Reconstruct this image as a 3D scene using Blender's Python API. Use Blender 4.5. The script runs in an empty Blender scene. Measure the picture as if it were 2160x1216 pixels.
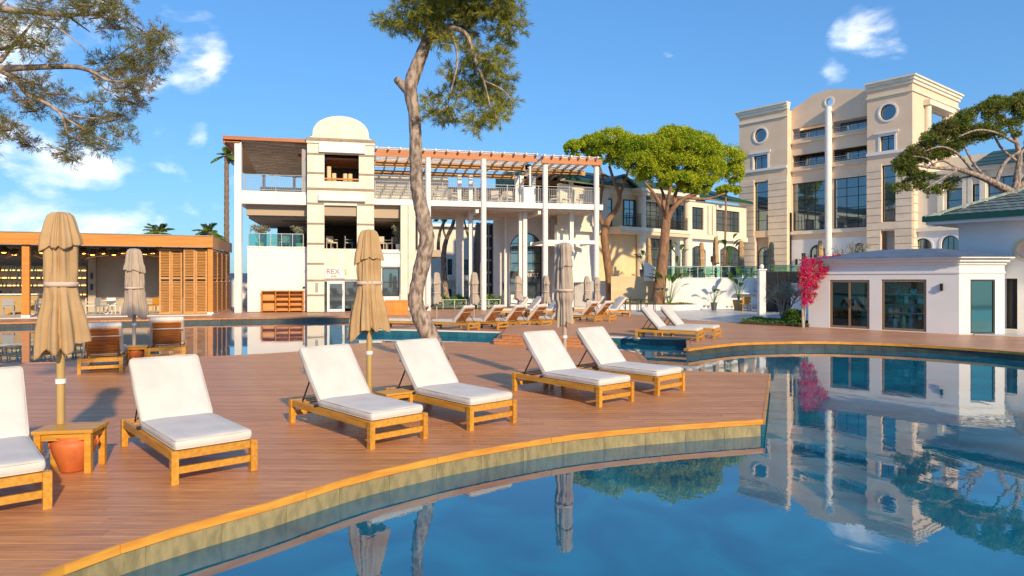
import bpy, math, random
import numpy as np
from mathutils import Vector, Matrix
from mathutils.geometry import tessellate_polygon
R = math.radians
S = bpy.context.scene
COL = S.collection
# ---------------------------------------------------------------- camera, sky, sun
CH = 1.95; FPX = 1440.0; HY = 590.0
cd = bpy.data.cameras.new("camera"); cam = bpy.data.objects.new("camera", cd); COL.objects.link(cam)
cam.location = (0, 0, CH); cam.rotation_euler = (R(90), 0, 0)
cd.sensor_width = 36; cd.lens = 24; cd.shift_y = -18 / 2160; cd.clip_start = .05; cd.clip_end = 3000
S.camera = cam
SUNV = Vector((.43, -.903, math.tan(R(25)))).normalized()
sl = bpy.data.lights.new("sun", 'SUN'); sl.energy = 2.65; sl.angle = R(1.6); sl.color = (1, .78, .48)
so = bpy.data.objects.new("sun", sl); COL.objects.link(so); so.rotation_euler = SUNV.to_track_quat('Z', 'Y').to_euler()
S.view_settings.view_transform = 'Standard'; S.view_settings.look = 'None'
S.view_settings.exposure = 0.95; S.view_settings.gamma = 1
S.cycles.max_bounces = 6; S.cycles.transparent_max_bounces = 12; S.cycles.caustics_reflective = False; S.cycles.caustics_refractive = False

w = bpy.data.worlds.new("World"); S.world = w; w.use_nodes = True
nt = w.node_tree; nt.nodes.clear()
def mth(t, op, a, b=None, c=None, clamp=False):
    n = t.nodes.new('ShaderNodeMath'); n.operation = op; n.use_clamp = clamp
    for i, x in enumerate((a, b, c)):
        if x is None: continue
        if isinstance(x, (int, float)): n.inputs[i].default_value = x
        else: t.links.new(x, n.inputs[i])
    return n.outputs[0]
def sstep(t, x, a, b):
    n = t.nodes.new('ShaderNodeMapRange'); n.interpolation_type = 'SMOOTHSTEP'
    n.inputs[1].default_value = a; n.inputs[2].default_value = b
    t.links.new(x, n.inputs[0]); return n.outputs[0]
sky = nt.nodes.new('ShaderNodeTexSky'); sky.sky_type = 'NISHITA'; sky.sun_disc = False
sky.sun_elevation = R(25); sky.sun_rotation = math.atan2(.43, -.903); sky.air_density = 1.3; sky.dust_density = .4; sky.ozone_density = 2.2
hs = nt.nodes.new('ShaderNodeHueSaturation'); hs.inputs['Saturation'].default_value = 1.05; hs.inputs['Value'].default_value = 1.0
tint = nt.nodes.new('ShaderNodeMix'); tint.data_type = 'RGBA'; tint.blend_type = 'MULTIPLY'; tint.inputs[0].default_value = 1; tint.inputs[7].default_value = (.48, .84, 1.33, 1)
gm_ = nt.nodes.new('ShaderNodeGamma'); gm_.inputs[1].default_value = .62
nt.links.new(sky.outputs[0], gm_.inputs[0]); nt.links.new(gm_.outputs[0], tint.inputs[6]); nt.links.new(tint.outputs[2], hs.inputs['Color'])
tc = nt.nodes.new('ShaderNodeTexCoord')
mp = nt.nodes.new('ShaderNodeMapping'); mp.inputs['Scale'].default_value = (1, 1, 1.9)
nt.links.new(tc.outputs['Generated'], mp.inputs[0])
n1 = nt.nodes.new('ShaderNodeTexNoise'); n1.inputs['Scale'].default_value = 8.5; n1.inputs['Detail'].default_value = 9; n1.inputs['Roughness'].default_value = .55
n1.inputs['Distortion'].default_value = .25
nt.links.new(mp.outputs[0], n1.inputs[0])
blob = None
def pdir(px, py): return Vector(((px - 1080) / FPX, 1, (HY - py) / FPX)).normalized()
for px, py, r, st in ((170, 390, 330, .64), (400, 100, 130, .74), (365, 290, 110, .68), (370, 250, 50, .6), (440, 380, 130, .6), (1830, 100, 135, .66), (1412, 101, 34, .42), (1455, 122, 34, .36), (-350, 300, 500, .6), (60, 60, 260, .72), (230, 330, 90, .72), (100, 460, 120, .6), (380, 480, 90, .74), (180, 420, 120, .62), (1890, 75, 70, .52),
                  (-1500, 300, 700, .62), (3400, 250, 700, .6), (2120, 215, 60, .35), (250, 130, 150, .68)):
    d = pdir(px, py)
    vm = nt.nodes.new('ShaderNodeVectorMath'); vm.operation = 'DISTANCE'; vm.inputs[1].default_value = d
    nt.links.new(tc.outputs['Generated'], vm.inputs[0])
    f = mth(nt, 'MULTIPLY', sstep(nt, vm.outputs['Value'], r / FPX, r / FPX * .35), st)
    blob = f if blob is None else mth(nt, 'MAXIMUM', blob, f)
cl = mth(nt, 'ADD', n1.outputs[0], mth(nt, 'MULTIPLY', mth(nt, 'SUBTRACT', blob, .65), .55))
dens = mth(nt, 'MULTIPLY', sstep(nt, cl, .45, .69), .93)
cc = nt.nodes.new('ShaderNodeMix'); cc.data_type = 'RGBA'
n2 = nt.nodes.new('ShaderNodeTexNoise'); n2.inputs['Scale'].default_value = 14; n2.inputs['Detail'].default_value = 4
nt.links.new(mp.outputs[0], n2.inputs[0])
cc.inputs[6].default_value = (4.2, 4.9, 6.0, 1); cc.inputs[7].default_value = (6.2, 6.2, 6.3, 1)
nt.links.new(sstep(nt, n2.outputs[0], .35, .6), cc.inputs[0])
mx = nt.nodes.new('ShaderNodeMix'); mx.data_type = 'RGBA'
nt.links.new(dens, mx.inputs[0]); nt.links.new(hs.outputs[0], mx.inputs[6]); nt.links.new(cc.outputs[2], mx.inputs[7])
bg = nt.nodes.new('ShaderNodeBackground'); bg.inputs[1].default_value = .125
wo = nt.nodes.new('ShaderNodeOutputWorld')
nt.links.new(mx.outputs[2], bg.inputs[0]); nt.links.new(bg.outputs[0], wo.inputs[0])

# ---------------------------------------------------------------- helpers
rnd = random.Random(7); rng = np.random.default_rng(7)
def G(px, py, z=0.0):
    Y = (CH - z) * FPX / (py - HY); return ((px - 1080) / FPX * Y, Y)
def AT(px, py, Y): return Vector(((px - 1080) / FPX * Y, Y, CH - (py - HY) * Y / FPX))
class Frame:
    def __init__(s, a, b):
        s.p = Vector(a); d = Vector(b) - s.p; s.len = d.length; s.d = d.normalized(); s.n = Vector((-s.d.y, s.d.x)); s.yaw = math.atan2(s.d.y, s.d.x)
    def U(s, px, v=0):
        k = (px - 1080) / FPX; p = s.p + s.n * v
        return (k * p.y - p.x) / (s.d.x - k * s.d.y)
    def Z(s, px, py, v=0):
        p = s.p + s.n * v + s.d * s.U(px, v); return CH - (py - HY) * p.y / FPX
    def W(s, u, v=0):
        p = s.p + s.d * u + s.n * v; return (p.x, p.y)
    def root(s, name, label, cat, group=None):
        return thing(name, label, cat, (s.p.x, s.p.y, 0), s.yaw, group)
def thing(name, label, cat, loc=(0, 0, 0), rz=0, group=None):
    o = bpy.data.objects.new(name, None); COL.objects.link(o); o.location = loc; o.rotation_euler = (0, 0, rz)
    o.empty_display_size = .2; tag(o, label, cat, group); return o
def tag(o, label, cat, group=None, kind=None):
    if label: o['label'] = label
    if cat: o['category'] = cat
    if group: o['group'] = group
    if kind: o['kind'] = kind
    return o
def dup(o, loc=None, rz=None, label=None, group=None, parent=None):
    c = o.copy(); COL.objects.link(c); c.parent = parent
    if loc is not None: c.location = loc
    if rz is not None: c.rotation_euler = (0, 0, rz)
    if label: c['label'] = label
    if group: c['group'] = group
    for ch in list(o.children): dup(ch, parent=c)
    return c
def link(name, me, parent=None, loc=None, rot=None, kind=None):
    o = bpy.data.objects.new(name, me); COL.objects.link(o); o.parent = parent
    if loc is not None: o.location = loc
    if rot is not None: o.rotation_euler = rot
    if kind: o['kind'] = kind
    return o
class MB:
    def __init__(s): s.v = []; s.f = []
    def box(s, x0, x1, y0, y1, z0, z1, M=None):
        b = len(s.v); c = [(x, y, z) for z in (z0, z1) for y in (y0, y1) for x in (x0, x1)]
        if M is not None: c = [tuple(M @ Vector(p)) for p in c]
        s.v += c; s.f += [(b, b+2, b+3, b+1), (b+4, b+5, b+7, b+6), (b, b+1, b+5, b+4), (b+2, b+6, b+7, b+3), (b, b+4, b+6, b+2), (b+1, b+3, b+7, b+5)]
        return s
    def bar(s, a, b, w, h, up=(0, 0, 1)):
        a = Vector(a); b = Vector(b); d = b - a; L = d.length; d.normalize(); up = Vector(up)
        sd = d.cross(up)
        if sd.length < 1e-4: sd = d.cross(Vector((1, 0, 0)))
        sd.normalize(); u2 = sd.cross(d)
        M = Matrix((( d.x, sd.x, u2.x, a.x), (d.y, sd.y, u2.y, a.y), (d.z, sd.z, u2.z, a.z), (0, 0, 0, 1)))
        return s.box(0, L, -w/2, w/2, -h/2, h/2, M)
    def hexa(s, lo, hi):
        b = len(s.v); n = len(lo); s.v += [tuple(p) for p in lo] + [tuple(p) for p in hi]
        s.f += [tuple(b + i for i in reversed(range(n))), tuple(b + n + i for i in range(n))]
        s.f += [(b + i, b + (i+1) % n, b + n + (i+1) % n, b + n + i) for i in range(n)]
        return s
    def prism(s, poly, z0, z1):
        return s.hexa([(x, y, z0) for x, y in poly], [(x, y, z1) for x, y in poly])
    def poly(s, poly, z0, z1, holes=(), axis='z', top=True):
        # extruded polygon with holes. axis z: poly=(x,y); axis y: poly=(x,z), z0..z1 = y range
        loops = [list(poly)] + [list(h) for h in holes]
        P = (lambda p, t: (p[0], p[1], t)) if axis == 'z' else (lambda p, t: (p[0], t, p[1]))
        flat = [p for l in loops for p in l]
        tri = tessellate_polygon([[Vector((p[0], p[1], 0)) for p in l] for l in loops])
        b = len(s.v); n = len(flat); s.v += [P(p, z0) for p in flat] + [P(p, z1) for p in flat]
        s.f += [(b+t[0], b+t[1], b+t[2]) for t in tri] + [(b+n+t[2], b+n+t[1], b+n+t[0]) for t in tri]
        k = b
        for l in loops:
            m = len(l)
            for i in range(m): s.f.append((k+i, k+(i+1) % m, k+n+(i+1) % m, k+n+i))
            k += m
        return s
    def tube(s, pts, rad, n=10, cap=True, jit=0):
        pts = [Vector(p) for p in pts]; b = len(s.v); m = len(pts); prev = None
        for i, p in enumerate(pts):
            d = (pts[min(i+1, m-1)] - pts[max(i-1, 0)]).normalized()
            if prev is None:
                a = d.cross(Vector((0, 0, 1)));
                if a.length < .05: a = d.cross(Vector((1, 0, 0)))
            else: a = prev - d * prev.dot(d)
            a.normalize(); prev = a; c = d.cross(a); r = rad[i] if hasattr(rad, '__len__') else rad
            for k in range(n):
                t = 2 * math.pi * k / n; rr = r * (1 + jit * (rnd.random() - .5) * 2)
                s.v.append(tuple(p + (a * math.cos(t) + c * math.sin(t)) * rr))
        for i in range(m - 1):
            for k in range(n): s.f.append((b+i*n+k, b+i*n+(k+1) % n, b+(i+1)*n+(k+1) % n, b+(i+1)*n+k))
        if cap: s.f += [tuple(b+k for k in reversed(range(n))), tuple(b+(m-1)*n+k for k in range(n))]
        return s
    def lathe(s, prof, n=20, c=(0, 0), fn=None):
        b = len(s.v); m = len(prof)
        for i, (r, z) in enumerate(prof):
            for k in range(n):
                t = 2 * math.pi * k / n; rr, zz = (r, z) if fn is None else fn(r, z, t, i)
                s.v.append((c[0] + rr * math.cos(t), c[1] + rr * math.sin(t), zz))
        for i in range(m - 1):
            for k in range(n): s.f.append((b+i*n+k, b+i*n+(k+1) % n, b+(i+1)*n+(k+1) % n, b+(i+1)*n+k))
        return s
    def cyl(s, x, y, z0, z1, r, n=14, r1=None):
        b = len(s.v); r1 = r if r1 is None else r1; s.lathe([(r, z0), (r1, z1)], n, (x, y))
        s.f += [tuple(b+k for k in reversed(range(n))), tuple(b+n+k for k in range(n))]; return s
    def mesh(s, name, mat, smooth=False):
        me = bpy.data.meshes.new(name); me.from_pydata(s.v, [], s.f)
        if mat: me.materials.append(mat)
        if smooth: me.shade_smooth()
        me.update(); return me
    def build(s, name, mat, parent=None, smooth=False, kind=None, loc=None, rot=None, autosm=False):
        me = s.mesh(name, mat, smooth)
        if autosm: me.shade_smooth(); me.set_sharp_from_angle(angle=R(35))
        return link(name, me, parent, loc, rot, kind)
def rbox(cx, cy, cz, sx, sy, sz, r, n=4, bulge=0., M=None, wr=0., seed=0):
    """soft rounded cushion"""
    mb = MB(); hx, hy, hz = sx/2, sy/2, sz/2; rs = random.Random(seed); ph = [rs.random()*6 for _ in range(6)]
    def coords(h, fine):
        c = [-h, -h + r*.3, -h + r]; k = fine
        c += [-h + r + (2*h - 2*r) * i / k for i in range(1, k)] + [h - r, h - r*.3, h]; return c
    X = coords(hx, 12); Y = coords(hy, 8); Zc = coords(hz, 1) if hz > r else [-hz, -hz*.5, 0, hz*.5, hz]
    idx = {}
    def put(x, y, z):
        k = (round(x, 5), round(y, 5), round(z, 5))
        if k in idx: return idx[k]
        rr = min(r, hz*.98)
        q = Vector((max(-hx+rr, min(hx-rr, x)), max(-hy+rr, min(hy-rr, y)), max(-hz+rr, min(hz-rr, z))))
        d = Vector((x, y, z)) - q; p = q + (d.normalized() * rr if d.length > 1e-6 else d)
        if bulge: 
            f = (1 - (x/hx)**2) * (1 - (y/hy)**2); p.z += math.copysign(bulge, z) * f if abs(z) > 1e-5 else 0
        if wr: p.z += wr * (math.sin(x*9+ph[0]+2*math.sin(y*6+ph[1])) * math.sin(y*13+ph[2]+1.5*math.sin(x*5+ph[3]))); p.x += wr*.7*math.sin(y*11+ph[4]); p.y += wr*.8*math.sin(x*8+ph[5])
        p += Vector((cx, cy, cz))
        if M is not None: p = M @ p
        mb.v.append(tuple(p)); idx[k] = len(mb.v) - 1; return idx[k]
    def grid(A, B, f, flip):
        for i in range(len(A)-1):
            for j in range(len(B)-1):
                q = [put(*f(A[i], B[j])), put(*f(A[i+1], B[j])), put(*f(A[i+1], B[j+1])), put(*f(A[i], B[j+1]))]
                mb.f.append(tuple(reversed(q)) if flip else tuple(q))
    grid(X, Y, lambda a, b: (a, b, hz), False); grid(X, Y, lambda a, b: (a, b, -hz), True)
    grid(X, Zc, lambda a, b: (a, -hy, b), False); grid(X, Zc, lambda a, b: (a, hy, b), True)
    grid(Y, Zc, lambda a, b: (hx, a, b), False); grid(Y, Zc, lambda a, b: (-hx, a, b), True)
    return mb
def fastmesh(name, V, F, mat, smooth=False):
    me = bpy.data.meshes.new(name); k = F.shape[1]
    me.vertices.add(len(V)); me.vertices.foreach_set('co', V.astype(np.float32).ravel())
    me.loops.add(F.size); me.loops.foreach_set('vertex_index', F.astype(np.int32).ravel())
    me.polygons.add(len(F)); me.polygons.foreach_set('loop_start', np.arange(0, F.size, k, dtype=np.int32))
    me.update(calc_edges=True); me.validate(); me.materials.append(mat)
    if smooth: me.shade_smooth()
    return me
def leafquads(C, D, L, Wd, name, mat, flat=None):
    """one elongated diamond leaf at each centre C along direction D"""
    n = len(C); Rr = rng.normal(size=(n, 3)) if flat is None else flat
    D = D / np.linalg.norm(D, axis=1, keepdims=True); A = np.cross(D, Rr); A /= np.linalg.norm(A, axis=1, keepdims=True) + 1e-9
    L = np.broadcast_to(L, (n,))[:, None]; Wd = np.broadcast_to(Wd, (n,))[:, None]
    V = np.stack([C - D*L*.5, C + A*Wd*.5, C + D*L*.5, C - A*Wd*.5], 1).reshape(-1, 3)
    F = np.arange(n*4).reshape(n, 4); return fastmesh(name, V, F, mat)

# ---------------------------------------------------------------- materials
def mat(name, col, rough=.6, spec=.4, var=None, vs=3., bump=0., bs=30., metal=0., stretch=(1, 1, 1), objrand=0., island=0., trans=0., coord='Object', detail=5, coat=0.):
    m = bpy.data.materials.new(name); m.use_nodes = True; t = m.node_tree; b = t.nodes['Principled BSDF']
    b.inputs['Base Color'].default_value = (*col, 1); b.inputs['Roughness'].default_value = rough
    b.inputs['Specular IOR Level'].default_value = spec; b.inputs['Metallic'].default_value = metal; b.inputs['Coat Weight'].default_value = coat
    tcn = t.nodes.new('ShaderNodeTexCoord'); mpn = t.nodes.new('ShaderNodeMapping'); mpn.inputs['Scale'].default_value = stretch
    t.links.new(tcn.outputs[coord], mpn.inputs[0]); cur = None
    if var is not None:
        n = t.nodes.new('ShaderNodeTexNoise'); n.inputs['Scale'].default_value = vs; n.inputs['Detail'].default_value = detail
        t.links.new(mpn.outputs[0], n.inputs[0])
        x = t.nodes.new('ShaderNodeMix'); x.data_type = 'RGBA'; x.inputs[6].default_value = (*col, 1); x.inputs[7].default_value = (*var, 1)
        t.links.new(sstep(t, n.outputs[0], .35, .68), x.inputs[0]); cur = x.outputs[2]
    if objrand or island:
        h = t.nodes.new('ShaderNodeHueSaturation')
        if cur: t.links.new(cur, h.inputs['Color'])
        else: h.inputs['Color'].default_value = (*col, 1)
        if objrand: src = t.nodes.new('ShaderNodeObjectInfo').outputs['Random']; a = objrand
        else: src = t.nodes.new('ShaderNodeNewGeometry').outputs['Random Per Island']; a = island
        t.links.new(mth(t, 'ADD', mth(t, 'MULTIPLY', src, 2*a), 1-a), h.inputs['Value'])
        t.links.new(mth(t, 'ADD', mth(t, 'MULTIPLY', src, .03*a), .5-.015*a), h.inputs['Hue'])
        cur = h.outputs[0]
    if cur: t.links.new(cur, b.inputs['Base Color'])
    if bump:
        n = t.nodes.new('ShaderNodeTexNoise'); n.inputs['Scale'].default_value = bs; n.inputs['Detail'].default_value = 6
        t.links.new(mpn.outputs[0], n.inputs[0]); bp = t.nodes.new('ShaderNodeBump'); bp.inputs['Strength'].default_value = bump; bp.inputs['Distance'].default_value = .02
        t.links.new(n.outputs[0], bp.inputs['Height']); t.links.new(bp.outputs[0], b.inputs['Normal'])
    if trans:
        tr = t.nodes.new('ShaderNodeBsdfTranslucent'); ms = t.nodes.new('ShaderNodeMixShader'); ms.inputs[0].default_value = trans
        if cur: t.links.new(cur, tr.inputs[0])
        else: tr.inputs[0].default_value = (*col, 1)
        t.links.new(b.outputs[0], ms.inputs[1]); t.links.new(tr.outputs[0], ms.inputs[2]); t.links.new(ms.outputs[0], t.nodes['Material Output'].inputs[0])
    return m
def emit(name, col, st):
    m = bpy.data.materials.new(name); m.use_nodes = True; b = m.node_tree.nodes['Principled BSDF']
    b.inputs['Base Color'].default_value = (*col, 1); b.inputs['Emission Color'].default_value = (*col, 1); b.inputs['Emission Strength'].default_value = st; return m
def glassm(name, tint, t_amt, rough=.02):
    m = bpy.data.materials.new(name); m.use_nodes = True; t = m.node_tree; t.nodes.clear()
    tr = t.nodes.new('ShaderNodeBsdfTransparent'); tr.inputs[0].default_value = (*tint, 1)
    gl = t.nodes.new('ShaderNodeBsdfGlossy'); gl.inputs['Roughness'].default_value = rough
    fr = t.nodes.new('ShaderNodeFresnel'); fr.inputs[0].default_value = 1.5
    ms = t.nodes.new('ShaderNodeMixShader'); o = t.nodes.new('ShaderNodeOutputMaterial')
    t.links.new(mth(t, 'ADD', fr.outputs[0], t_amt, clamp=True), ms.inputs[0]); t.links.new(tr.outputs[0], ms.inputs[1]); t.links.new(gl.outputs[0], ms.inputs[2]); t.links.new(ms.outputs[0], o.inputs[0]); return m
M = {}
M['plank'] = mat('deck_wood', (.60, .27, .115), .38, .32, var=(.46, .195, .08), vs=2.2, stretch=(1, 9, 9), bump=.12, bs=14, objrand=.13)
M['plankfar'] = mat('deck_wood_far', (.54, .28, .16), .42, .32, var=(.44, .215, .12), vs=1.2, stretch=(.35, 3.5, 1), objrand=0)
M['slab'] = mat('deck_base', (.13, .065, .04), .6)
M['lip'] = mat('edge_board', (.70, .33, .05), .45, var=(.58, .22, .035), vs=3, stretch=(1, 1, 6), objrand=.12)
M['stone'] = mat('pool_stone', (.34, .275, .145), .45, var=(.22, .185, .10), vs=14, stretch=(1, 1, .4), bump=.25, bs=25, objrand=.1, detail=8)
M['bluetile'] = mat('blue_tile', (.02, .10, .14), .25, .5, var=(.03, .15, .19), vs=4, objrand=.18)
M['darktile'] = mat('dark_tile', (.05, .055, .05), .3, .5, var=(.08, .085, .07), vs=4, objrand=.15)
M['coping'] = mat('coping', (.72, .72, .70), .5)
M['teak'] = mat('teak', (.62, .31, .045), .42, .4, var=(.50, .22, .03), vs=4, stretch=(1, 6, 6), bump=.06, bs=20, objrand=.1)
M['teakdark'] = mat('teak_back', (.46, .17, .05), .45, .4, var=(.34, .12, .035), vs=4, stretch=(6, 1, 6), objrand=.12)
M['cushion'] = mat('cushion_cloth', (.68, .64, .60), .85, .1, var=(.62, .58, .545), vs=3, bump=.3, bs=7)
M['canvas'] = mat('parasol_canvas', (.56, .375, .20), .9, .1, var=(.48, .315, .165), vs=4, bump=.15, bs=220, trans=.12)
M['canvaspale'] = mat('parasol_canvas_grey', (.52, .43, .35), .9, .1, var=(.46, .375, .30), vs=4, bump=.15, bs=220, trans=.12)
M['strap'] = mat('strap', (.60, .46, .38), .9)
M['polew'] = mat('parasol_pole_wood', (.50, .34, .13), .4, var=(.42, .27, .10), vs=3, stretch=(6, 6, .6))
M['poleg'] = mat('parasol_pole_pale', (.46, .36, .28), .4)
M['whitepl'] = mat('white_plastic', (.8, .8, .8), .4)
M['terra'] = mat('terracotta', (.62, .17, .05), .55, var=(.50, .12, .035), vs=5, bump=.1, bs=60)
M['metal'] = mat('dark_metal', (.05, .05, .055), .4, metal=.6)
M['black'] = mat('black_paint', (.015, .015, .017), .35)
M['steel'] = mat('steel', (.45, .45, .45), .35, metal=.8)
M['white'] = mat('white_render', (.80, .79, .78), .8, .2, var=(.76, .75, .735), vs=.9, bump=.08, bs=40)
M['whitetrim'] = mat('white_trim', (.80, .79, .77), .6, .3, var=(.76, .74, .72), vs=2)
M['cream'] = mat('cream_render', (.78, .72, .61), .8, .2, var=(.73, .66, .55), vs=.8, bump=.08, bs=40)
M['creamstone'] = mat('cream_stone', (.80, .74, .62), .7, .2, var=(.73, .66, .53), vs=1.6, bump=.15, bs=20, objrand=.06)
M['bandstone'] = mat('brown_band_stone', (.36, .27, .19), .7, var=(.28, .21, .15), vs=4)
M['peach'] = mat('peach_render', (.82, .63, .46), .8, .2, var=(.77, .58, .42), vs=.7, bump=.08, bs=40)
M['peachstone'] = mat('peach_stone', (.80, .66, .52), .75, .2, var=(.73, .595, .46), vs=1.2, bump=.12, bs=20, objrand=.05)
M['yellow'] = mat('ochre_render', (.80, .60, .36), .8, .2, var=(.72, .53, .31), vs=1.2, bump=.1, bs=30)
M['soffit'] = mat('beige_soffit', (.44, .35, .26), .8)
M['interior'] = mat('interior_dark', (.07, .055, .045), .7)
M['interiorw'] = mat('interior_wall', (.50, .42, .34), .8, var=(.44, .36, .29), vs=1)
M['orange'] = mat('orange_timber', (.64, .25, .035), .5, var=(.54, .19, .03), vs=2, stretch=(.3, 6, 6), objrand=.06)
M['louvre'] = mat('louvre_timber', (.60, .31, .10), .5, var=(.50, .235, .07), vs=3, stretch=(.5, 5, 5), objrand=.08)
M['pergola'] = mat('pergola_timber', (.48, .17, .06), .5, var=(.40, .13, .045), vs=2, stretch=(.3, 4, 4), objrand=.08)
M['rafter'] = mat('rafter_timber', (.78, .66, .52), .6, var=(.70, .57, .43), vs=3, objrand=.1)
M['glass'] = mat('window_glass', (.20, .26, .29), .03, 1.0, metal=.75)
M['glassteal'] = mat('window_glass_teal', (.07, .21, .24), .04, 1.0, metal=.6)
M['glassclear'] = glassm('clear_glass', (.66, .97, .95), .0)
M['glassgreen'] = glassm('balustrade_glass', (.55, .82, .74), .06)
M['frame'] = mat('dark_frame', (.03, .032, .032), .4)
M['bronze'] = mat('bronze_frame', (.30, .20, .12), .4, metal=.3)
M['greenroof'] = mat('green_roof', (.035, .09, .085), .5, var=(.02, .06, .055), vs=3, objrand=.25)
M['shingle'] = mat('roof_tile', (.25, .30, .28), .45, .5, var=(.09, .13, .12), vs=6, objrand=.3, bump=.2, bs=30)
M['blueroof'] = mat('blue_grey_roof', (.12, .17, .25), .5, var=(.10, .14, .2), vs=2)
M['greenedge'] = mat('green_eave', (.01, .08, .06), .4)
M['bark'] = mat('pine_bark', (.44, .35, .29), .9, .1, var=(.14, .105, .085), vs=11, stretch=(1, 1, .45), bump=1., bs=16, detail=10)
M['barkred'] = mat('stone_pine_bark', (.34, .19, .11), .9, .1, var=(.19, .11, .07), vs=4, stretch=(1, 1, .4), bump=.9, bs=10)
M['barkgrey'] = mat('olive_bark', (.46, .41, .36), .9, .1, var=(.30, .26, .23), vs=8, bump=.6, bs=20)
M['pineleaf'] = mat('pine_needles', (.36, .36, .06), .6, .2, var=(.20, .21, .04), vs=1.3, island=.4, trans=.3)
M['pineleafb'] = mat('pine_needles_brown', (.22, .23, .06), .6, .2, var=(.22, .15, .07), vs=2, island=.4, trans=.3)
M['stoneleaf'] = mat('stone_pine_needles', (.50, .55, .035), .6, .2, var=(.26, .37, .02), vs=.9, island=.35, trans=.3)
M['farleaf'] = mat('dark_pine_needles', (.20, .26, .04), .6, .2, var=(.18, .17, .05), vs=.9, island=.35, trans=.25)
M['olive'] = mat('olive_leaves', (.36, .37, .28), .6, .3, var=(.24, .26, .18), vs=3, island=.35, trans=.2)
M['palmleaf'] = mat('palm_leaf', (.22, .32, .06), .5, .4, var=(.18, .20, .03), vs=2, island=.2, trans=.3)
M['palmbark'] = mat('palm_bark', (.28, .19, .13), .9, var=(.15, .10, .07), vs=6, stretch=(1, 1, 3), bump=.8, bs=8)
M['bigleaf'] = mat('broad_leaf', (.10, .22, .02), .4, .4, var=(.06, .14, .02), vs=3, island=.3, trans=.35)
M['bougain'] = mat('bougainvillea', (.86, .03, .20), .7, .2, var=(.70, .015, .15), vs=4, island=.25, trans=.3)
M['shrub'] = mat('shrub_leaf', (.15, .27, .04), .5, .3, var=(.08, .16, .025), vs=4, island=.35, trans=.2)
M['soil'] = mat('soil', (.10, .07, .045), .95, var=(.07, .05, .03), vs=6)
M['paving'] = mat('pale_paving', (.62, .60, .58), .35, .5, var=(.55, .53, .51), vs=1.2)
M['ground'] = mat('ground', (.58, .53, .46), .9, var=(.48, .44, .37), vs=.3)  # pale tone set so the unseen ground bounces light onto facing walls
M['red'] = mat('red_cloth', (.6, .02, .02), .7); M['bluecl'] = mat('blue_cloth', (.03, .06, .3), .7)
M['lamp'] = emit('lamp_glow', (1., .42, .06), 5); M['warm'] = emit('shelf_light', (1., .66, .20), 1.6)
M['basket'] = mat('basket', (.12, .06, .03), .8); M['greyc'] = mat('grey_fabric', (.33, .33, .34), .8); M['linen'] = mat('linen', (.62, .57, .50), .8)
M['green'] = mat('lime_paint', (.50, .62, .03), .5); M['signred'] = mat('sign_brown', (.35, .12, .08), .5); M['grey'] = mat('grey_paint', (.33, .33, .34), .5)
M['ptone'] = mat('planter', (.10, .10, .11), .6); M['wicker'] = mat('wicker', (.50, .34, .15), .8, var=(.36, .23, .1), vs=20)
# water
wm = bpy.data.materials.new('pool_water'); wm.use_nodes = True; t = wm.node_tree; b = t.nodes['Principled BSDF']
b.inputs['Base Color'].default_value = (.002, .115, .21, 1); b.inputs['Roughness'].default_value = .015; b.inputs['IOR'].default_value = 2.4; b.inputs['Specular IOR Level'].default_value = .5
tcn = t.nodes.new('ShaderNodeTexCoord'); mpn = t.nodes.new('ShaderNodeMapping'); mpn.inputs['Scale'].default_value = (1, .6, 1); t.links.new(tcn.outputs['Object'], mpn.inputs[0])
na = t.nodes.new('ShaderNodeTexNoise'); na.inputs['Scale'].default_value = 2.6; na.inputs['Detail'].default_value = 4; na.inputs['Distortion'].default_value = .6; t.links.new(mpn.outputs[0], na.inputs[0])
bp = t.nodes.new('ShaderNodeBump'); bp.inputs['Strength'].default_value = .05; bp.inputs['Distance'].default_value = .03
t.links.new(na.outputs[0], bp.inputs['Height']); t.links.new(bp.outputs[0], b.inputs['Normal'])
nb = t.nodes.new('ShaderNodeTexNoise'); nb.inputs['Scale'].default_value = .8; nb.inputs['Detail'].default_value = 6; nb.inputs['Distortion'].default_value = 1.2; t.links.new(tcn.outputs['Object'], nb.inputs[0])
xw = t.nodes.new('ShaderNodeMix'); xw.data_type = 'RGBA'; xw.inputs[6].default_value = (.001, .08, .15, 1); xw.inputs[7].default_value = (.002, .165, .25, 1)
t.links.new(sstep(t, nb.outputs[0], .3, .7), xw.inputs[0]); t.links.new(xw.outputs[2], b.inputs['Base Color'])
M['water'] = wm
# ---------------------------------------------------------------- ground, water, decks
WL = -.23
def st(o): o['kind'] = 'structure'; return o
st(MB().box(-70, 70, -3.2, 50, WL - 1.5, WL).build('pool_water', M['water']))
st(MB().box(-900, 900, -900, -3.21, -.6, -.05).build('ground', M['ground']))
st(MB().box(-900, 900, 50.01, 2500, -.6, -.03).build('ground', M['ground']))
st(MB().box(-900, -70.01, -3.2, 50, -.6, -.05).build('ground', M['ground']))
st(MB().box(70.01, 900, -3.2, 50, -.6, -.05).build('ground', M['ground']))
def smooth(pts, k=6):
    out = []; n = len(pts)
    for i in range(n - 1):
        p0, p1, p2, p3 = (Vector(pts[max(i-1, 0)]), Vector(pts[i]), Vector(pts[i+1]), Vector(pts[min(i+2, n-1)]))
        for j in range(k):
            t = j / k; out.append(tuple(.5 * ((2*p1) + (-p0+p2)*t + (2*p0-5*p1+4*p2-p3)*t*t + (-p0+3*p1-3*p2+p3)*t**3)))
    out.append(tuple(pts[-1])); return out
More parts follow.
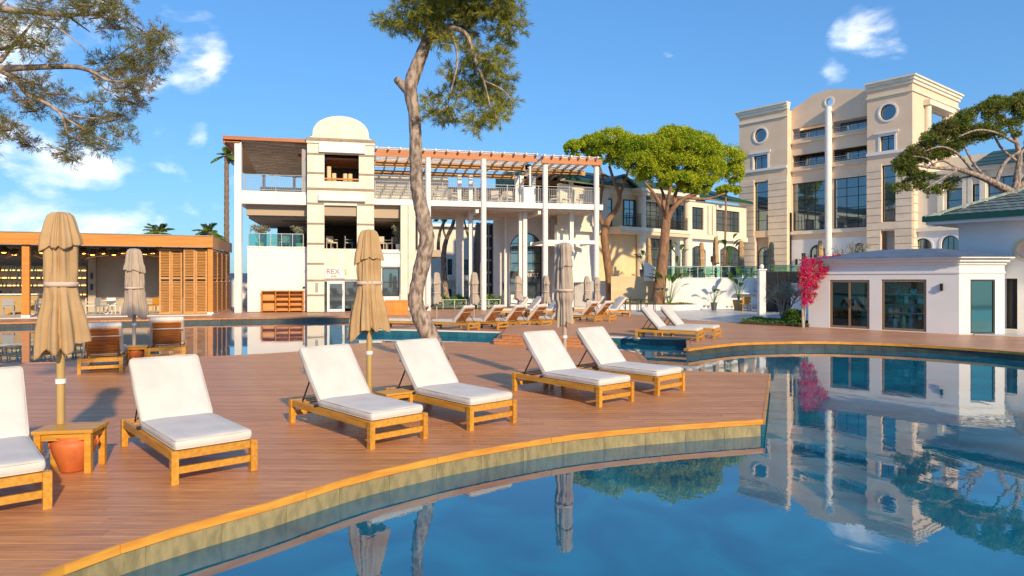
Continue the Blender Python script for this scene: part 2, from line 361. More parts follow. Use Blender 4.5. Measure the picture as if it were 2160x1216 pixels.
def resample(path, step):
    P = [Vector(p) for p in path]; L = sum((P[i+1]-P[i]).length for i in range(len(P)-1)); n = max(1, round(L/step)); out = [P[0]]; d = L/n; acc = 0; k = 0
    for j in range(1, n):
        tgt = j*d
        while acc + (P[k+1]-P[k]).length < tgt: acc += (P[k+1]-P[k]).length; k += 1
        out.append(P[k].lerp(P[k+1], (tgt-acc)/(P[k+1]-P[k]).length))
    out.append(P[-1]); return out
def strip_parts(path, step, o0, o1, z0, z1, name, m, parent, gap=.0, limit=400):
    """pieces laid along a path; offsets to the right-hand side of travel"""
    K = 4; m0 = max(1, round(sum((Vector(path[i+1])-Vector(path[i])).length for i in range(len(path)-1))/step)); P = resample(path, sum((Vector(path[i+1])-Vector(path[i])).length for i in range(len(path)-1))/(m0*K)); n = len(P); nr = []
    for i in range(n):
        d = (P[min(i+1, n-1)] - P[max(i-1, 0)]).normalized(); nr.append(Vector((d.y, -d.x)))
    for i in range(0, n - 1, K):
        J = list(range(i, min(i+K, n-1)+1)); pts = [P[j].copy() for j in J]; d = (pts[-1]-pts[0]).normalized()*(gap/2); pts[0] += d; pts[-1] -= d
        q = [p + nr[j]*o0 for p, j in zip(pts, J)] + [p + nr[j]*o1 for p, j in reversed(list(zip(pts, J)))]; c = sum(pts, Vector((0, 0)))/len(pts); mb = MB(); L = len(pts); q = [tuple(x-c) for x in q]
        for k in range(L-1): pass
        b = 0; mb.v = [(x, y, z0) for x, y in q] + [(x, y, z1) for x, y in q]; N2 = 2*L
        for k in range(L-1): a0, a1, a2, a3 = k, k+1, N2-2-k, N2-1-k; mb.f += [(a3, a2, a1, a0), (N2+a0, N2+a1, N2+a2, N2+a3)]
        mb.f += [(k, (k+1) % N2, N2+(k+1) % N2, N2+k) for k in range(N2)]
        mb.build(name, m, parent, loc=(c.x, c.y, 0))
# --- near deck outline
nearpx = [(-260, 1400), (72, 1218), (240, 1152), (400, 1104), (560, 1061), (744, 1006), (880, 974), (1000, 950), (1200, 918), (1400, 899), (1608, 885)]
nearcurve = smooth([G(*p) for p in nearpx], 6)
right = [G(1608, 886), G(1622, 789)]
back = smooth([G(1622, 789), G(1540, 786), G(1440, 783), G(1385, 781)], 4) + smooth([G(1362, 770), G(1360, 757), G(1338, 744), G(1290, 738)], 5)
back += smooth([G(1250, 731), G(1150, 727), G(1045, 724), G(940, 722.5), G(850, 723), G(740, 726), G(640, 741), G(520, 749), G(400, 754), G(240, 762), G(0, 767), G(-300, 776), G(-900, 800)], 4)
left = [(-14, 9), (-14, 2.2)]
deckpoly = nearcurve + right[1:] + back[1:] + left
deck = st(MB().poly(deckpoly, -1.2, -.023).build('deck', M['slab']))
def cross(poly, y):
    xs = []; n = len(poly)
    for i in range(n):
        (x0, y0), (x1, y1) = poly[i], poly[(i+1) % n]
        if (y0 <= y < y1) or (y1 <= y < y0): xs.append(x0 + (y-y0)/(y1-y0)*(x1-x0))
    return sorted(xs)
brd = []; BW = .142
ymin = min(p[1] for p in deckpoly); ymax = max(p[1] for p in deckpoly); r_ = 0; y = ymin + .002
while y < ymax:
    y0, y1 = y + .0035, y + BW - .0035; a, b_ = cross(deckpoly, y0), cross(deckpoly, y1)
    if len(a) != len(b_) or len(a) % 2: a = b_ = cross(deckpoly, (y0+y1)/2)
    off = (r_ * 1.37) % 2.9
    for i in range(0, len(a) - 1, 2):
        l0, l1, h0, h1 = a[i], b_[i], a[i+1], b_[i+1]; lo = min(l0, l1); hi = max(h0, h1)
        cuts = [lo] + [c for c in np.arange(math.floor(lo/2.9)*2.9 + off, hi, 2.9) if max(l0, l1) + .3 < c < min(h0, h1) - .3] + [hi]
        for k in range(len(cuts) - 1):
            A0, A1 = (l0, l1) if k == 0 else (cuts[k]+.002, cuts[k]+.002); B0, B1 = (h0, h1) if k == len(cuts)-2 else (cuts[k+1]-.002, cuts[k+1]-.002)
            brd.append([(A0, y0), (B0, y0), (B1, y1), (A1, y1)])
    y += BW; r_ += 1
def vis(q):
    cx = sum(p[0] for p in q)/4; cy = sum(p[1] for p in q)/4
    return (0 if (cy > 4.2 and abs(cx) < cy*.80 + 1.2) else 100) + cy
brd.sort(key=vis)
for q in brd[:290]:
    cx = sum(p[0] for p in q)/4; cy = sum(p[1] for p in q)/4
    MB().prism([(p[0]-cx, p[1]-cy) for p in q], -.022, rnd.uniform(-.0012, .0)).build('board', M['plank'], deck, loc=(cx, cy, 0))
rest = MB()
for q in brd[290:]: rest.prism(q, -.022, rnd.uniform(-.001, 0))
M['plankrest'] = mat('deck_wood_rest', (.60, .27, .115), .38, .32, var=(.46, .195, .08), vs=2.2, stretch=(1, 9, 9), island=.13)
rest.build('boards', M['plankrest'], deck, kind='stuff')
edge = nearcurve
strip_parts(edge, 1.5, .0, .03, -.065, .004, 'edge_board', M['lip'], deck, .004)
strip_parts(edge, .62, -.02, .010, -.9, -.066, 'wall_tile', M['stone'], deck, .004)
strip_parts(right, 1.5, .0, .035, -.065, .0042, 'edge_board', M['lip'], deck, .004)
strip_parts(right, .62, -.02, .012, -.9, -.0662, 'wall_tile', M['bluetile'], deck, .006)
strip_parts(back[0:13], 1.5, -.1, .035, -.065, .0044, 'edge_board', M['plank'], deck, .004)
strip_parts(back[13:], 1.5, -.1, .035, -.065, .0046, 'edge_board', M['plank'], deck, .004)
# --- far deck
fr1 = smooth([G(-900, 700), G(-300, 687), G(0, 681), G(230, 676), G(500, 671), G(740, 668), G(900, 670), G(1000, 676)], 4)
tileedge = [G(733, 693), G(1040, 700), G(1280, 710), G(1447, 714.5)]
tileedge = smooth(tileedge, 5)
lipR = smooth([G(1449, 736), G(1500, 729.5), G(1560, 724), G(1640, 721.5), G(1740, 721), G(1880, 725), G(2020, 733), G(2160, 744), G(2420, 770)], 5)
farpoly = fr1 + [G(960, 684), G(850, 688), G(735, 691)] + tileedge + lipR + [(60, 22), (69, 49.9), (-69, 49.9), (-69, 40)]
fdeck = st(MB().poly(farpoly, -1.2, 0).build('deck', M['plankfar']))
strip_parts(fr1, 2.4, -.1, .04, -.07, .004, 'edge_board', M['plank'], fdeck, .004)
strip_parts(tileedge, .8, -.02, .012, -.9, -.05, 'wall_tile', M['bluetile'], fdeck, .008)
strip_parts(tileedge, 1.6, -.10, .03, -.049, .004, 'coping_stone', M['coping'], fdeck, .004)
strip_parts([tileedge[-1], lipR[0]], .8, -.02, .012, -.9, -.05, 'wall_tile', M['bluetile'], fdeck, .008)
strip_parts(lipR, 1.5, -.10, .05, -.07, .004, 'edge_board', M['lip'], fdeck, .004)
strip_parts(lipR, .8, -.02, .012, -.9, -.071, 'wall_tile', M['darktile'], fdeck, .008)
strip_parts(fr1, 1.6, -.02, .012, -.9, -.071, 'wall_tile', M['darktile'], fdeck, .008)
# visible seams between the far boards: thin boards in rows (joined)
fb = MB(); y = 18.8
while y < 40:
    xs = cross(farpoly, y + .08)
    for i in range(0, len(xs)-1, 2):
        x0, x1 = max(xs[i], -y*.85)+.12, min(xs[i+1], y*.85)-.12
        if x1 - x0 < .3: continue
        x = x0
        while x < x1:
            e = min(x + 3.1 + (int(y*10) % 5)*.3, x1); fb.box(x+.003, e-.003, y+.004, y+.156, .0002, .0032); x = e
    y += .16
M['fb'] = mat('far_boards', (.54, .28, .16), .42, .32, var=(.44, .215, .12), vs=1.2, stretch=(.6, 4, 1), island=.14)
fb.build('boards', M['fb'], fdeck, kind='stuff')
# pale paving on the right, behind
pavefront = [G(1150, 654), G(1296, 660), G(1344, 665.5), G(1453, 676), G(1561, 681), G(1640, 678)]
paving = st(MB().poly([pavefront[0]] + pavefront[1:] + [(17.5, 33), (17, 49), (2, 49)], -.1, .02).build('paving', M['paving']))
sx = MB()
for k in range(8):
    y = 34 + k*1.6; xs = sorted(cross([pavefront[0]] + pavefront[1:] + [(17.5, 33), (17, 49), (2, 49)], y))
    if len(xs) > 1: sx.box(xs[0]+.05, xs[1]-.05, y, y+.015, .0202, .0215)
sx.build('joint_lines', M['grey'], paving, kind='stuff')
# --- wooden step bridge
r0 = thing('wooden_steps', 'low reddish brown timber steps bridging the channel behind the bent tree', 'steps', (*G(1165, 716), 0), 0)
px, py = r0.location.x, r0.location.y
a, b_, c, d = G(1042, 727), G(1300, 737), G(1300, 700), G(1062, 700)
def sub(q): return [(x-px, y-py) for x, y in q]
for k, (z0, z1, pull) in enumerate(((.003, .135, 0), (.136, .27, .42))):
    A = Vector(a) + Vector((.12*k*2, pull)); B = Vector(b_) + Vector((-.2*k, pull)); C_ = Vector((1.0*3.2, 25.2)); D = Vector((A.x+.2, 25.2))
    MB().prism(sub([tuple(A), tuple(B), tuple(C_), tuple(D)]), z0, z1-.03).build('riser', M['plank'], r0)
    n = int((25.2 - A.y)/.16)
    for j in range(n):
        t0, t1 = j/n, (j+1)/n-.002; P = [A.lerp(D, t0), B.lerp(C_, t0), B.lerp(C_, t1), A.lerp(D, t1)]
        if k == 1 or j < 4: MB().prism(sub([(P[0].x-.02, P[0].y-.02*(j==0)), (P[1].x+.02, P[1].y-.02*(j==0)), tuple(P[2]+Vector((.02, 0))), tuple(P[3]-Vector((.02, 0)))]), z1-.029, z1).build('tread_board', M['plank'], r0)
# planting beds (structure)
def bed(name, px, z=.02, h=.12):
    q = [G(*p) for p in px]; return st(MB().poly(q, z, z+h).build(name, M['soil']))
# ---------------------------------------------------------------- big structure helpers: walls with openings, windows
def rect(u0, u1, z0, z1): return [(u0, z0), (u1, z0), (u1, z1), (u0, z1)]
def arch(u0, u1, z0, z1, rise, k=10):
    """opening with a segmental arched head; z1 is the crown"""
    w = (u1-u0)/2; rise = min(rise, w); Rr = (w*w + rise*rise)/(2*rise); cz = z1 - Rr; a0 = math.asin(min(1, w/Rr)); c = (u0+u1)/2
    return [(u0, z0), (u1, z0)] + [(c + Rr*math.sin(a0 - 2*a0*i/k), cz + Rr*math.cos(a0 - 2*a0*i/k)) for i in range(k+1)]
def circ(u, z, r, k=24): return [(u + r*math.cos(2*math.pi*i/k), z + r*math.sin(2*math.pi*i/k)) for i in range(k)]
def wall(parent, outline, holes, v0, v1, m, name='wall'):
    return MB().poly(outline, v0, v1, holes, axis='y').build(name, m, parent)
def inset(shape, d):
    c = (min(p[0] for p in shape)+max(p[0] for p in shape))/2, (min(p[1] for p in shape)+max(p[1] for p in shape))/2
    hw = max(p[0] for p in shape)-c[0]; hh = max(p[1] for p in shape)-c[1]
    return [(c[0]+(p[0]-c[0])*(hw-d)/hw, c[1]+(p[1]-c[1])*(hh-d)/hh) for p in shape]
def clip_cell(shape, a, b_, c, d):
    """convex-ish polygon shape clipped to the cell a..b_, c..d (Sutherland-Hodgman)"""
    P = list(shape)
    for ax, val, sg in ((0, a, 1), (0, b_, -1), (1, c, 1), (1, d, -1)):
        Q = []
        for i in range(len(P)):
            p, q = P[i], P[(i+1) % len(P)]; ip, iq = (p[ax]-val)*sg >= 0, (q[ax]-val)*sg >= 0
            if ip: Q.append(p)
            if ip != iq: t = (val-p[ax])/(q[ax]-p[ax]); Q.append((p[0]+(q[0]-p[0])*t, p[1]+(q[1]-p[1])*t))
        P = Q
        if len(P) < 3: return None
    return P
def window(parent, shape, v, us=1, zs=1, fr=.06, fm=None, gm=None, name='window', mull=.045, zcuts=None, ucuts=None):
    fm = fm or M['frame']; gm = gm or M['glass']; inn = inset(shape, fr)
    f = MB().poly(shape, v, v+.08, [inn], axis='y')
    u0, u1 = min(p[0] for p in inn), max(p[0] for p in inn); z0, z1 = min(p[1] for p in inn), max(p[1] for p in inn)
    uc = ucuts or [u0 + (u1-u0)*i/us for i in range(us+1)]; zc = zcuts or [z0 + (z1-z0)*i/zs for i in range(zs+1)]
    uc = [u0]+[x for x in uc if u0+.01 < x < u1-.01]+[u1]; zc = [z0]+[x for x in zc if z0+.01 < x < z1-.01]+[z1]
    for x in uc[1:-1]:
        q = clip_cell(inn, x-mull/2, x+mull/2, z0, z1)
        if q: f.poly(q, v+.012, v+.07, axis='y')
    for z in zc[1:-1]:
        q = clip_cell(inn, u0, u1, z-mull/2, z+mull/2)
        if q: f.poly(q, v+.016, v+.066, axis='y')
    w_ = f.build(name, fm, parent)
    for i in range(len(uc)-1):
        for j in range(len(zc)-1):
            q = clip_cell(inn, uc[i], uc[i+1], zc[j], zc[j+1])
            if q: MB().poly(q, v+.035, v+.045, axis='y').build('pane', gm, w_)
    return w_
def ring(parent, shape, d, v0, v1, m, name='surround'):
    return MB().poly(inset(shape, -d), v0, v1, [shape], axis='y').build(name, m, parent)
def courses(parent, u0, u1, z0, z1, h, v0, v1, m, holes=(), gap=.05, name='stone_course'):
    n = max(1, round((z1-z0)/h)); h = (z1-z0)/n
    for i in range(n):
        a, b_ = z0+i*h, z0+(i+1)*h-gap; segs = [(u0, u1)]
        for (x0, x1, y0, y1) in holes:
            if y0 < b_ and y1 > a:
                ns = []
                for s0, s1 in segs:
                    if x0 > s0: ns.append((s0, min(x0, s1)))
                    if x1 < s1: ns.append((max(x1, s0), s1))
                    if x1 <= s0 or x0 >= s1: pass
                segs = [q for q in set(ns) if q[1]-q[0] > .05]
        for s0, s1 in segs: MB().box(s0, s1, v0, v1, a, b_).build(name, m, parent)
def sconce(parent, u, v, z, s=1.):
    q = MB().box(u-.05*s, u+.05*s, v-.1, v-.002, z-.16*s, z+.16*s); q.box(u-.035*s, u+.035*s, v-.13, v-.1, z-.05*s, z+.05*s); return q.build('wall_light', M['black'], parent)
def railing(parent, u0, u1, v, z0, h=1.05, m=None, pitch=.12, name='railing', along='u'):
    m = m or M['grey']; f = MB(); bl = MB(); n = max(2, int((u1-u0)/pitch)); B = (lambda q, a, b_, c, d, e, g: q.box(a, b_, c, d, e, g)) if along == 'u' else (lambda q, a, b_, c, d, e, g: q.box(c, d, a, b_, e, g))
    B(f, u0, u1, v-.025, v+.025, z0+h-.04, z0+h); B(f, u0, u1, v-.02, v+.02, z0+.08, z0+.12); B(f, u0, u1, v-.015, v+.015, z0+h-.2, z0+h-.175)
    k = max(1, round((u1-u0)/2.))
    for i in range(k+1): x = u0+.03+(u1-u0-.06)*i/k; B(f, x-.03, x+.03, v-.03, v+.03, z0, z0+h+.02)
    r = f.build(name, m, parent)
    for i in range(n): x = u0+(i+.5)*(u1-u0)/n; B(bl, x-.012, x+.012, v-.01, v+.01, z0+.12, z0+h-.175)
    bl.build('balusters', m, r, kind='stuff'); return r

# ================================================================ bar pavilion, left
F = Frame((-25.3, 33.8), (-16.5, 37.4)); FP = F
pav = F.root('bar_pavilion', 'open fronted timber bar pavilion with orange fascia and louvred shutters', 'pavilion')
uE = F.U(445); SD = Vector((-18.3, 44.4)) - (F.p + F.d*uE); sdx, sdy = SD.dot(F.d), SD.dot(F.n); shx = lambda v: uE + sdx/sdy*v
def ppoly(v0, v1, z0, z1_, e, name, m): return MB().prism([(-12, v0), (shx(v0)+e, v0), (shx(v1)+e, v1), (-12, v1)], z0, z1_).build(name, m, pav)
zt = F.Z(445, 500); zb = F.Z(445, 523)
MB().box(-12, uE+.1, -.3, -.12, zb, zt).build('fascia', M['orange'], pav)
MB().box(-12, uE+.14, -.34, -.121, zt+.001, zt+.05).build('roof_edge', M['grey'], pav)
ppoly(-.119, 7.0, zt-.15, zt-.02, 0, 'roof', M['grey'])
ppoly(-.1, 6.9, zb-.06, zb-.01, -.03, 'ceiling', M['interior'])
MB().prism([(shx(-.119), -.119), (shx(-.119)+.1, -.119), (shx(7.)+.1, 7.), (shx(7.), 7.)], zb, zt).build('fascia', M['louvre'], pav)
ppoly(-.35, 7.0, .003, .06, .1, 'floor', M['paving'])
for a, b_ in ((47, 63), (438, 449), (-160, -144)):
    MB().box(F.U(a), F.U(b_), -.1, .18, .1, zb).build('post', M['orange'], pav)
    MB().box(F.U(a)-.03, F.U(b_)+.03, -.13, .21, .06, .16).build('post_foot', M['whitetrim'], pav)
uW = F.U(335); ui = F.U(205, 6)
wall(pav, rect(ui, shx(6)-.15, .06, zb-.06), (), 5.8, 6, M['interiorw'])
wall(pav, rect(-12, ui, .06, zb-.06), (), 6.4, 6.6, M['interiorw'])
MB().box(F.U(186, 5.6), ui, 5.5, 6.39, .06, zb-.06).build('pier', M['interiorw'], pav)
for z in (2.15, 1.5): sconce(pav, (F.U(186, 5.6)+ui)/2, 5.5, z, 1.1)
# shutters of louvres
def shutter(parent, u0, u1, v, z0, z1, m):
    f = MB(); t = .06
    for a, b_ in ((u0, u0+.08), (u1-.08, u1)): f.box(a, b_, v, v+t, z0, z1)
    zm = z0 + (z1-z0)*.55
    for a in (z0, zm-.05, z1-.1): f.box(u0+.08, u1-.08, v, v+t, a, a+.1)
    s_ = f.build('shutter', m, parent); l = MB(); z = z0+.13
    while z < z1-.14:
        if not (zm-.12 < z < zm+.06): l.box(-(u1-u0)/2+.08, (u1-u0)/2-.08, -.045, .045, -.006, .006, Matrix.Translation(((u0+u1)/2, v+.03, z)) @ Matrix.Rotation(R(38), 4, 'X'))
        z += .085
    l.build('louvre_slats', m, s_, kind='stuff'); return s_
for k, (a, b_, v) in enumerate(((335, 360, .22), (360, 384, .3), (387, 412, .02), (412, 437, .1))): shutter(pav, F.U(a), F.U(b_)-.01, v, .08, zb-.08, M['louvre'])
# side shutters (run back along v)
for k in range(4):
    s_ = shutter(pav, 0, 1.45, 0, .08, zb-.08, M['louvre']); s_.location = (shx(.35+k*1.6)+.04, .35+k*1.6, 0); s_.rotation_euler = (0, 0, math.atan2(sdy, sdx)); 
# bar shelves
sh = MB().box(F.U(-40, 5.9), F.U(182, 5.9), 5.95, 6.38, .06, 2.75).build('shelf_unit', M['interiorw'], pav)
zs = [F.Z(50, y_, 5.9) for y_ in (572, 588, 604, 624)]
for z in zs: MB().box(F.U(-40, 5.9), F.U(182, 5.9)-.02, 5.6, 5.949, z-.05, z).build('shelf', M['louvre'], pav); MB().box(F.U(-40, 5.9), F.U(182, 5.9)-.03, 5.9, 5.94, z+.005, z+.06).build('shelf_light', M['warm'], pav)
bt = MB()
for z in zs:
    u = F.U(-40, 5.9)
    while u < F.U(180, 5.9): h = rnd.uniform(.15, .3); bt.cyl(u, 5.75, z, z+h, rnd.uniform(.03, .06), 6); u += rnd.uniform(.12, .35)
bt.build('bottles', M['glassteal'], pav, kind='stuff')
MB().box(F.U(-60, 4), F.U(120, 4), 4, 4.6, .06, 1.1).build('bar_counter', M['wicker'], pav)
MB().box(F.U(-60, 4)-.05, F.U(120, 4)+.05, 3.9, 4.65, 1.1, 1.17).build('counter_top', M['whitetrim'], pav)
mt = MB()
for i in range(60): mt.box(-.5+i*0, .5, -.02, .02, -.02, .02, Matrix.Translation((rnd.uniform(F.U(-60, .6), uW), rnd.uniform(.5, 1.4), rnd.uniform(3.15, 3.6))) @ Matrix.Rotation(rnd.uniform(-.5, .5), 4, 'Y'))
mt.build('twig_canopy', M['basket'], pav, kind='stuff')
lampg = 'wicker pendant lamps hanging under the pavilion roof'
def pendant(px, py, lab):
    v = .9; u = F.U(px, v); z = F.Z(px, py, v); x, y = F.W(u, v)
    o = thing('pendant_lamp', lab, 'lamp', (x, y, z), 0, lampg)
    MB().lathe([(.05, .22), (.14, .16), (.2, 0), (.19, -.1)], 12).build('lamp_shade', M['basket'], o)
    MB().lathe([(.001, -.14), (.09, -.12), (.14, -.02), (.12, .05), (.001, .1)], 10).build('bulb', M['lamp'], o, True)
    MB().cyl(0, 0, .2, zb-z-.06, .008, 5).build('cord', M['black'], o); return o
for i, (px, py) in enumerate(((8, 529), (30, 534), (88, 530), (176, 531), (195, 534), (217, 531), (240, 534), (260, 531), (305, 533), (322, 531))):
    nm = ['glowing wicker pendant lamp at the left photo edge', 'second glowing pendant lamp from the left photo edge', 'glowing pendant lamp half hidden left of the large near parasol', 'glowing pendant lamp just right of the large near parasol', 'second glowing pendant right of the large near parasol',
          'third glowing pendant right of the large near parasol', 'glowing pendant lamp two places left of the small parasol top', 'glowing pendant lamp directly left of the small parasol top', 'glowing pendant lamp directly right of the small parasol top', 'glowing pendant lamp nearest the timber shutters'][i]
    pendant(px, py, nm)

# ================================================================ main restaurant building
F = Frame((-16, 40), (5.6, 45)); FB = F
mb_ = F.root('restaurant_building', 'white two storey restaurant building with arched cream tower, tall columns and roof terrace', 'building')
uT0, uT1 = F.U(648, -.5), F.U(789, -.5); zg = lambda px, py, v=0: F.Z(px, py, v)
zS = zg(575, 404); zSb = zg(575, 431); z1 = zg(575, 523, .3); uL = F.U(497)
uW0 = F.U(522, .4)
# ground floor white wall left
wall(mb_, rect(uW0, uT0+.05, .03, z1), (), .4, .65, M['white'])
MB().box(uW0-.03, uT0+.04, .36, .7, z1, z1+.08).build('coping', M['whitetrim'], mb_)
wall(mb_, rect(.65, 10, .03, z1), (), -uW0-.25, -uW0, M['white']).rotation_euler = (0, 0, R(90))
# first floor deck slab, upper slab, soffits
MB().box(uW0, 22.3, .66, 9.5, z1-.5, z1-.05).build('floor_slab', M['soffit'], mb_) if False else None
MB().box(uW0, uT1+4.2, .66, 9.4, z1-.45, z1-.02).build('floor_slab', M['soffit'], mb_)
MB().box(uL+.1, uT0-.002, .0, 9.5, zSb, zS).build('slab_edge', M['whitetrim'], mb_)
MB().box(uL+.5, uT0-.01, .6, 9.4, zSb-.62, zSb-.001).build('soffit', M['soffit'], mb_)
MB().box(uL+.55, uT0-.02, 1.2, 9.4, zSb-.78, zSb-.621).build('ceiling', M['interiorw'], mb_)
for (a, b_, v) in ((2.2, 4.4, 2.2), (3.0, 5.0, 4.4)): MB().box(a, b_, v, v+.45, zSb-.80, zSb-.781).build('ceiling_slot', M['interior'], mb_)
railing(mb_, uL+.45, uT0-.05, .1, zS, 1.0)
# interior back walls of the first floor
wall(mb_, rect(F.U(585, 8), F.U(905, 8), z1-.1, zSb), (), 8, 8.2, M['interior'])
wall(mb_, rect(uW0, F.U(905, 8), .0, z1-.1), (), 9.41, 9.6, M['white'])
MB().box(F.U(556, 8)-.2, F.U(556, 8)+.2, 7.6, 8, z1, zSb).build('column', M['whitetrim'], mb_)
# posts
def column(u, v, z0, z1_, r, m=None, sq=False):
    q = MB().box(u-r, u+r, v-r, v+r, z0, z1_) if sq else MB().cyl(u, v, z0, z1_, r, 18)
    return q.build('column', m or M['whitetrim'], mb_, autosm=not sq)
column(F.U(503), 0, .01, zg(503, 301), .19, sq=True)
# ---- tower
zC = zg(715, 294, -.5); zTop = zg(715, 245, -.5)
zo = {k: zg(715, k, -.5) for k in (325, 383, 410, 425, 455, 525, 655, 590)}
ua, ub, ubx = F.U(684, -.5), F.U(757, -.5), F.U(753, -.5)
A_ = [(uT0, .03), (uT1, .03), (uT1, zC)]
k = 16; sh_ = F.U(775, -.5)-F.U(655, -.5); cu = (uT0+uT1)/2; Rx = sh_/2
A_ += [(cu + Rx*math.cos(math.pi*i/k), zC+.12 + (zTop-zC-.12)*math.sin(math.pi*i/k)**.8) for i in range(k+1)] + [(uT0, zC)]
holes = [rect(ua, ub, zo[383], zo[325]), rect(ua, ubx, zo[525], zo[455]+.6), rect(ua, ub, .031, zo[590])]
tw = wall(mb_, A_, holes, -.5, -.12, M['creamstone'], 'tower')
wall(mb_, rect(-.119, 3.6, .03, zC), (), -uT0-.35, -uT0-.001, M['creamstone'], 'tower_side').rotation_euler = (0, 0, R(90))
wall(mb_, rect(-.12, 3.6, .03, zC), (), -uT1+.001, -uT1+.35, M['creamstone'], 'tower_side').rotation_euler = (0, 0, R(90))
MB().box(uT0+.36, uT1-.36, -.11, 3.6, zC-.35, zC-.05).build('tower_roof', M['creamstone'], mb_)
k = 16; vault = MB(); ar = [(cu + (Rx-.02)*math.cos(math.pi*i/k), zC+.1 + (zTop-zC-.14)*math.sin(math.pi*i/k)**.8) for i in range(k+1)]
vault.poly(ar, -.119, 3.6, axis='y').build('vault', M['creamstone'], mb_)
for y_ in (291,): MB().box(uT0-.08, uT1+.08, -.62, -.502, zC-.16, zC+.02).build('cornice', M['bandstone'], mb_); MB().box(uT0-.05, uT1+.05, -.58, -.503, zC-.30, zC-.161).build('cornice', M['creamstone'], mb_)
for y_ in (400,): z = zg(715, y_, -.5); MB().box(uT0-.02, uT1+.02, -.53, -.501, z-.07, z+.07).build('band', M['bandstone'], mb_)
for y_ in (327, 367, 431, 473, 515, 557, 592, 623):
    z = zg(715, y_, -.5)
    MB().box(uT0-.015, ua-.01, -.525, -.501, z-.055, z+.055).build('band', M['bandstone'], mb_)
    MB().box((ub if y_ < 400 else ubx)+.01, uT1+.015, -.525, -.501, z-.055, z+.055).build('band', M['bandstone'], mb_)
zz = [.2]+[zg(715, y_, -.5) for y_ in (623, 592, 557, 515, 473, 431)]
# window lintel box, awning box
MB().box(F.U(673, -.5), F.U(770, -.5), -.66, -.501, zo[325]+.05, zo[325]+.62).build('lintel', M['whitetrim'], mb_)
MB().box(F.U(672, -.5), F.U(771, -.5), -.75, -.501, zo[425], zo[410]).build('awning_box', M['whitetrim'], mb_)
MB().box(ua, ub, -.49, -.2, zo[383]-.02, zo[383]+.12).build('sill', M['pergola'], mb_) if False else MB().box(ua+.01, ub-.01, -.4, -.2, zo[383]+.12, zo[383]+.2).build('counter', M['orange'], mb_)
for k in range(5): MB().box(ua+.02, ub-.02, .2+k*.55, .34+k*.55, zo[325]-.25-k*.03, zo[325]-.12-k*.03).build('beam', M['pergola'], mb_)
MB().box(ua-.1, ub+.1, 2.6, 2.7, zo[383]-.2, zo[325]+.9).build('inner_wall', M['interior'], mb_)
MB().box(uT0+.36, uT1-.36, -.1, 3.5, zo[383]-.5, zo[383]-.1).build('floor_slab', M['soffit'], mb_)
for i, u in enumerate((.25, .55, 1.2, 1.5)): MB().cyl(ua+u, .1, zo[383]+.0, zo[383]+(.95 if i == 0 else .55), .13, 10).build('jar', M['yellow'], mb_)
# first-floor opening reveal: downstand + parapet + white wall with door
MB().box(ua+.001, ubx-.001, -.3, -.05, zo[455], zo[455]+.62).build('downstand', M['soffit'], mb_)
MB().box(uT0+.36, uT1-.36, -.1, 8, zo[455]+.05, zo[455]+.2).build('ceiling', M['interiorw'], mb_)
wall(mb_, rect(ua+.001, ub-.001, zo[590]-.001, zo[525]+.001), (), -.45, -.2, M['white'])
uD0, uD1 = F.U(690, -.3), F.U(727, -.3); zD = zg(710, 594, -.3)
dw = window(mb_, rect(uD0, uD1, .03, zD), -.35, 1, 1, .14, M['whitetrim'], M['glass'], 'door')
MB().box(uD1-.11, uD1-.07, -.42, -.37, .95, 1.35).build('handle', M['steel'], dw)
window(mb_, rect(uD1+.01, ub-.001, .2, zD), -.33, 1, 1, .04, M['frame'], M['glass'])
window(mb_, rect(ua+.001, uD0-.01, .03, zD), -.33, 1, 1, .04, M['frame'], M['glass'])
wall(mb_, rect(ua+.001, ub-.001, zD+.001, zo[590]-.002), (), -.34, -.2, M['white'])
def txt(s_, size, u, v, z, m, parent, name='lettering', ext=.01, align='LEFT', rot=None):
    cu_ = bpy.data.curves.new(name, 'FONT'); cu_.body = s_; cu_.size = size; cu_.extrude = ext; cu_.align_x = align; cu_.materials.append(m)
    q = bpy.data.objects.new('t', cu_); COL.objects.link(q); bpy.context.view_layer.update(); me = bpy.data.meshes.new_from_object(q.evaluated_get(bpy.context.evaluated_depsgraph_get())); bpy.data.objects.remove(q)
    return link(name, me, parent, (u, v, z), rot or (R(90), 0, 0))
x, y = F.W(F.U(685, -.5), -.52); sg = thing('sign', 'white wall sign reading REX with lime green mark above the tower door', 'sign', (x, y, zg(705, 588, -.52)), F.yaw)
MB().box(0, F.U(728, -.5)-F.U(685, -.5), -.05, .0, 0, .68).build('board', M['whitetrim'], sg)
txt('REX', .44, .08, -.053, .27, M['signred'], sg, ext=.012); txt("'S", .46, 1.0, -.056, .24, M['green'], sg, ext=.014)
txt('kids', .20, .36, -.056, .08, M['signred'], sg, ext=.01)
x, y = F.W(F.U(731, -.5), -.46); s2 = thing('small_plaque', 'small plaque of grey lines beside the REX sign', 'plaque', (x, y, zg(738, 588, -.46)), F.yaw)
MB().box(0, .5, -.03, -.0, 0, .5).build('plate', M['whitetrim'], s2)
for i in range(3): MB().box(.04, .42-.06*(i % 2), -.036, -.031, .1+i*.13, .15+i*.13).build('text_line', M['grey'], s2)
MB().box(F.U(665.5, -.5), F.U(671, -.5), -.56, -.501, zg(669, 616, -.5), zg(669, 597, -.5)).build('wall_light', M['grey'], mb_)
MB().cyl(F.U(650, .4)-.25, .32, zg(648, 608, .4), zg(648, 605, .4), .06, 8).build('wall_light', M['black'], mb_)
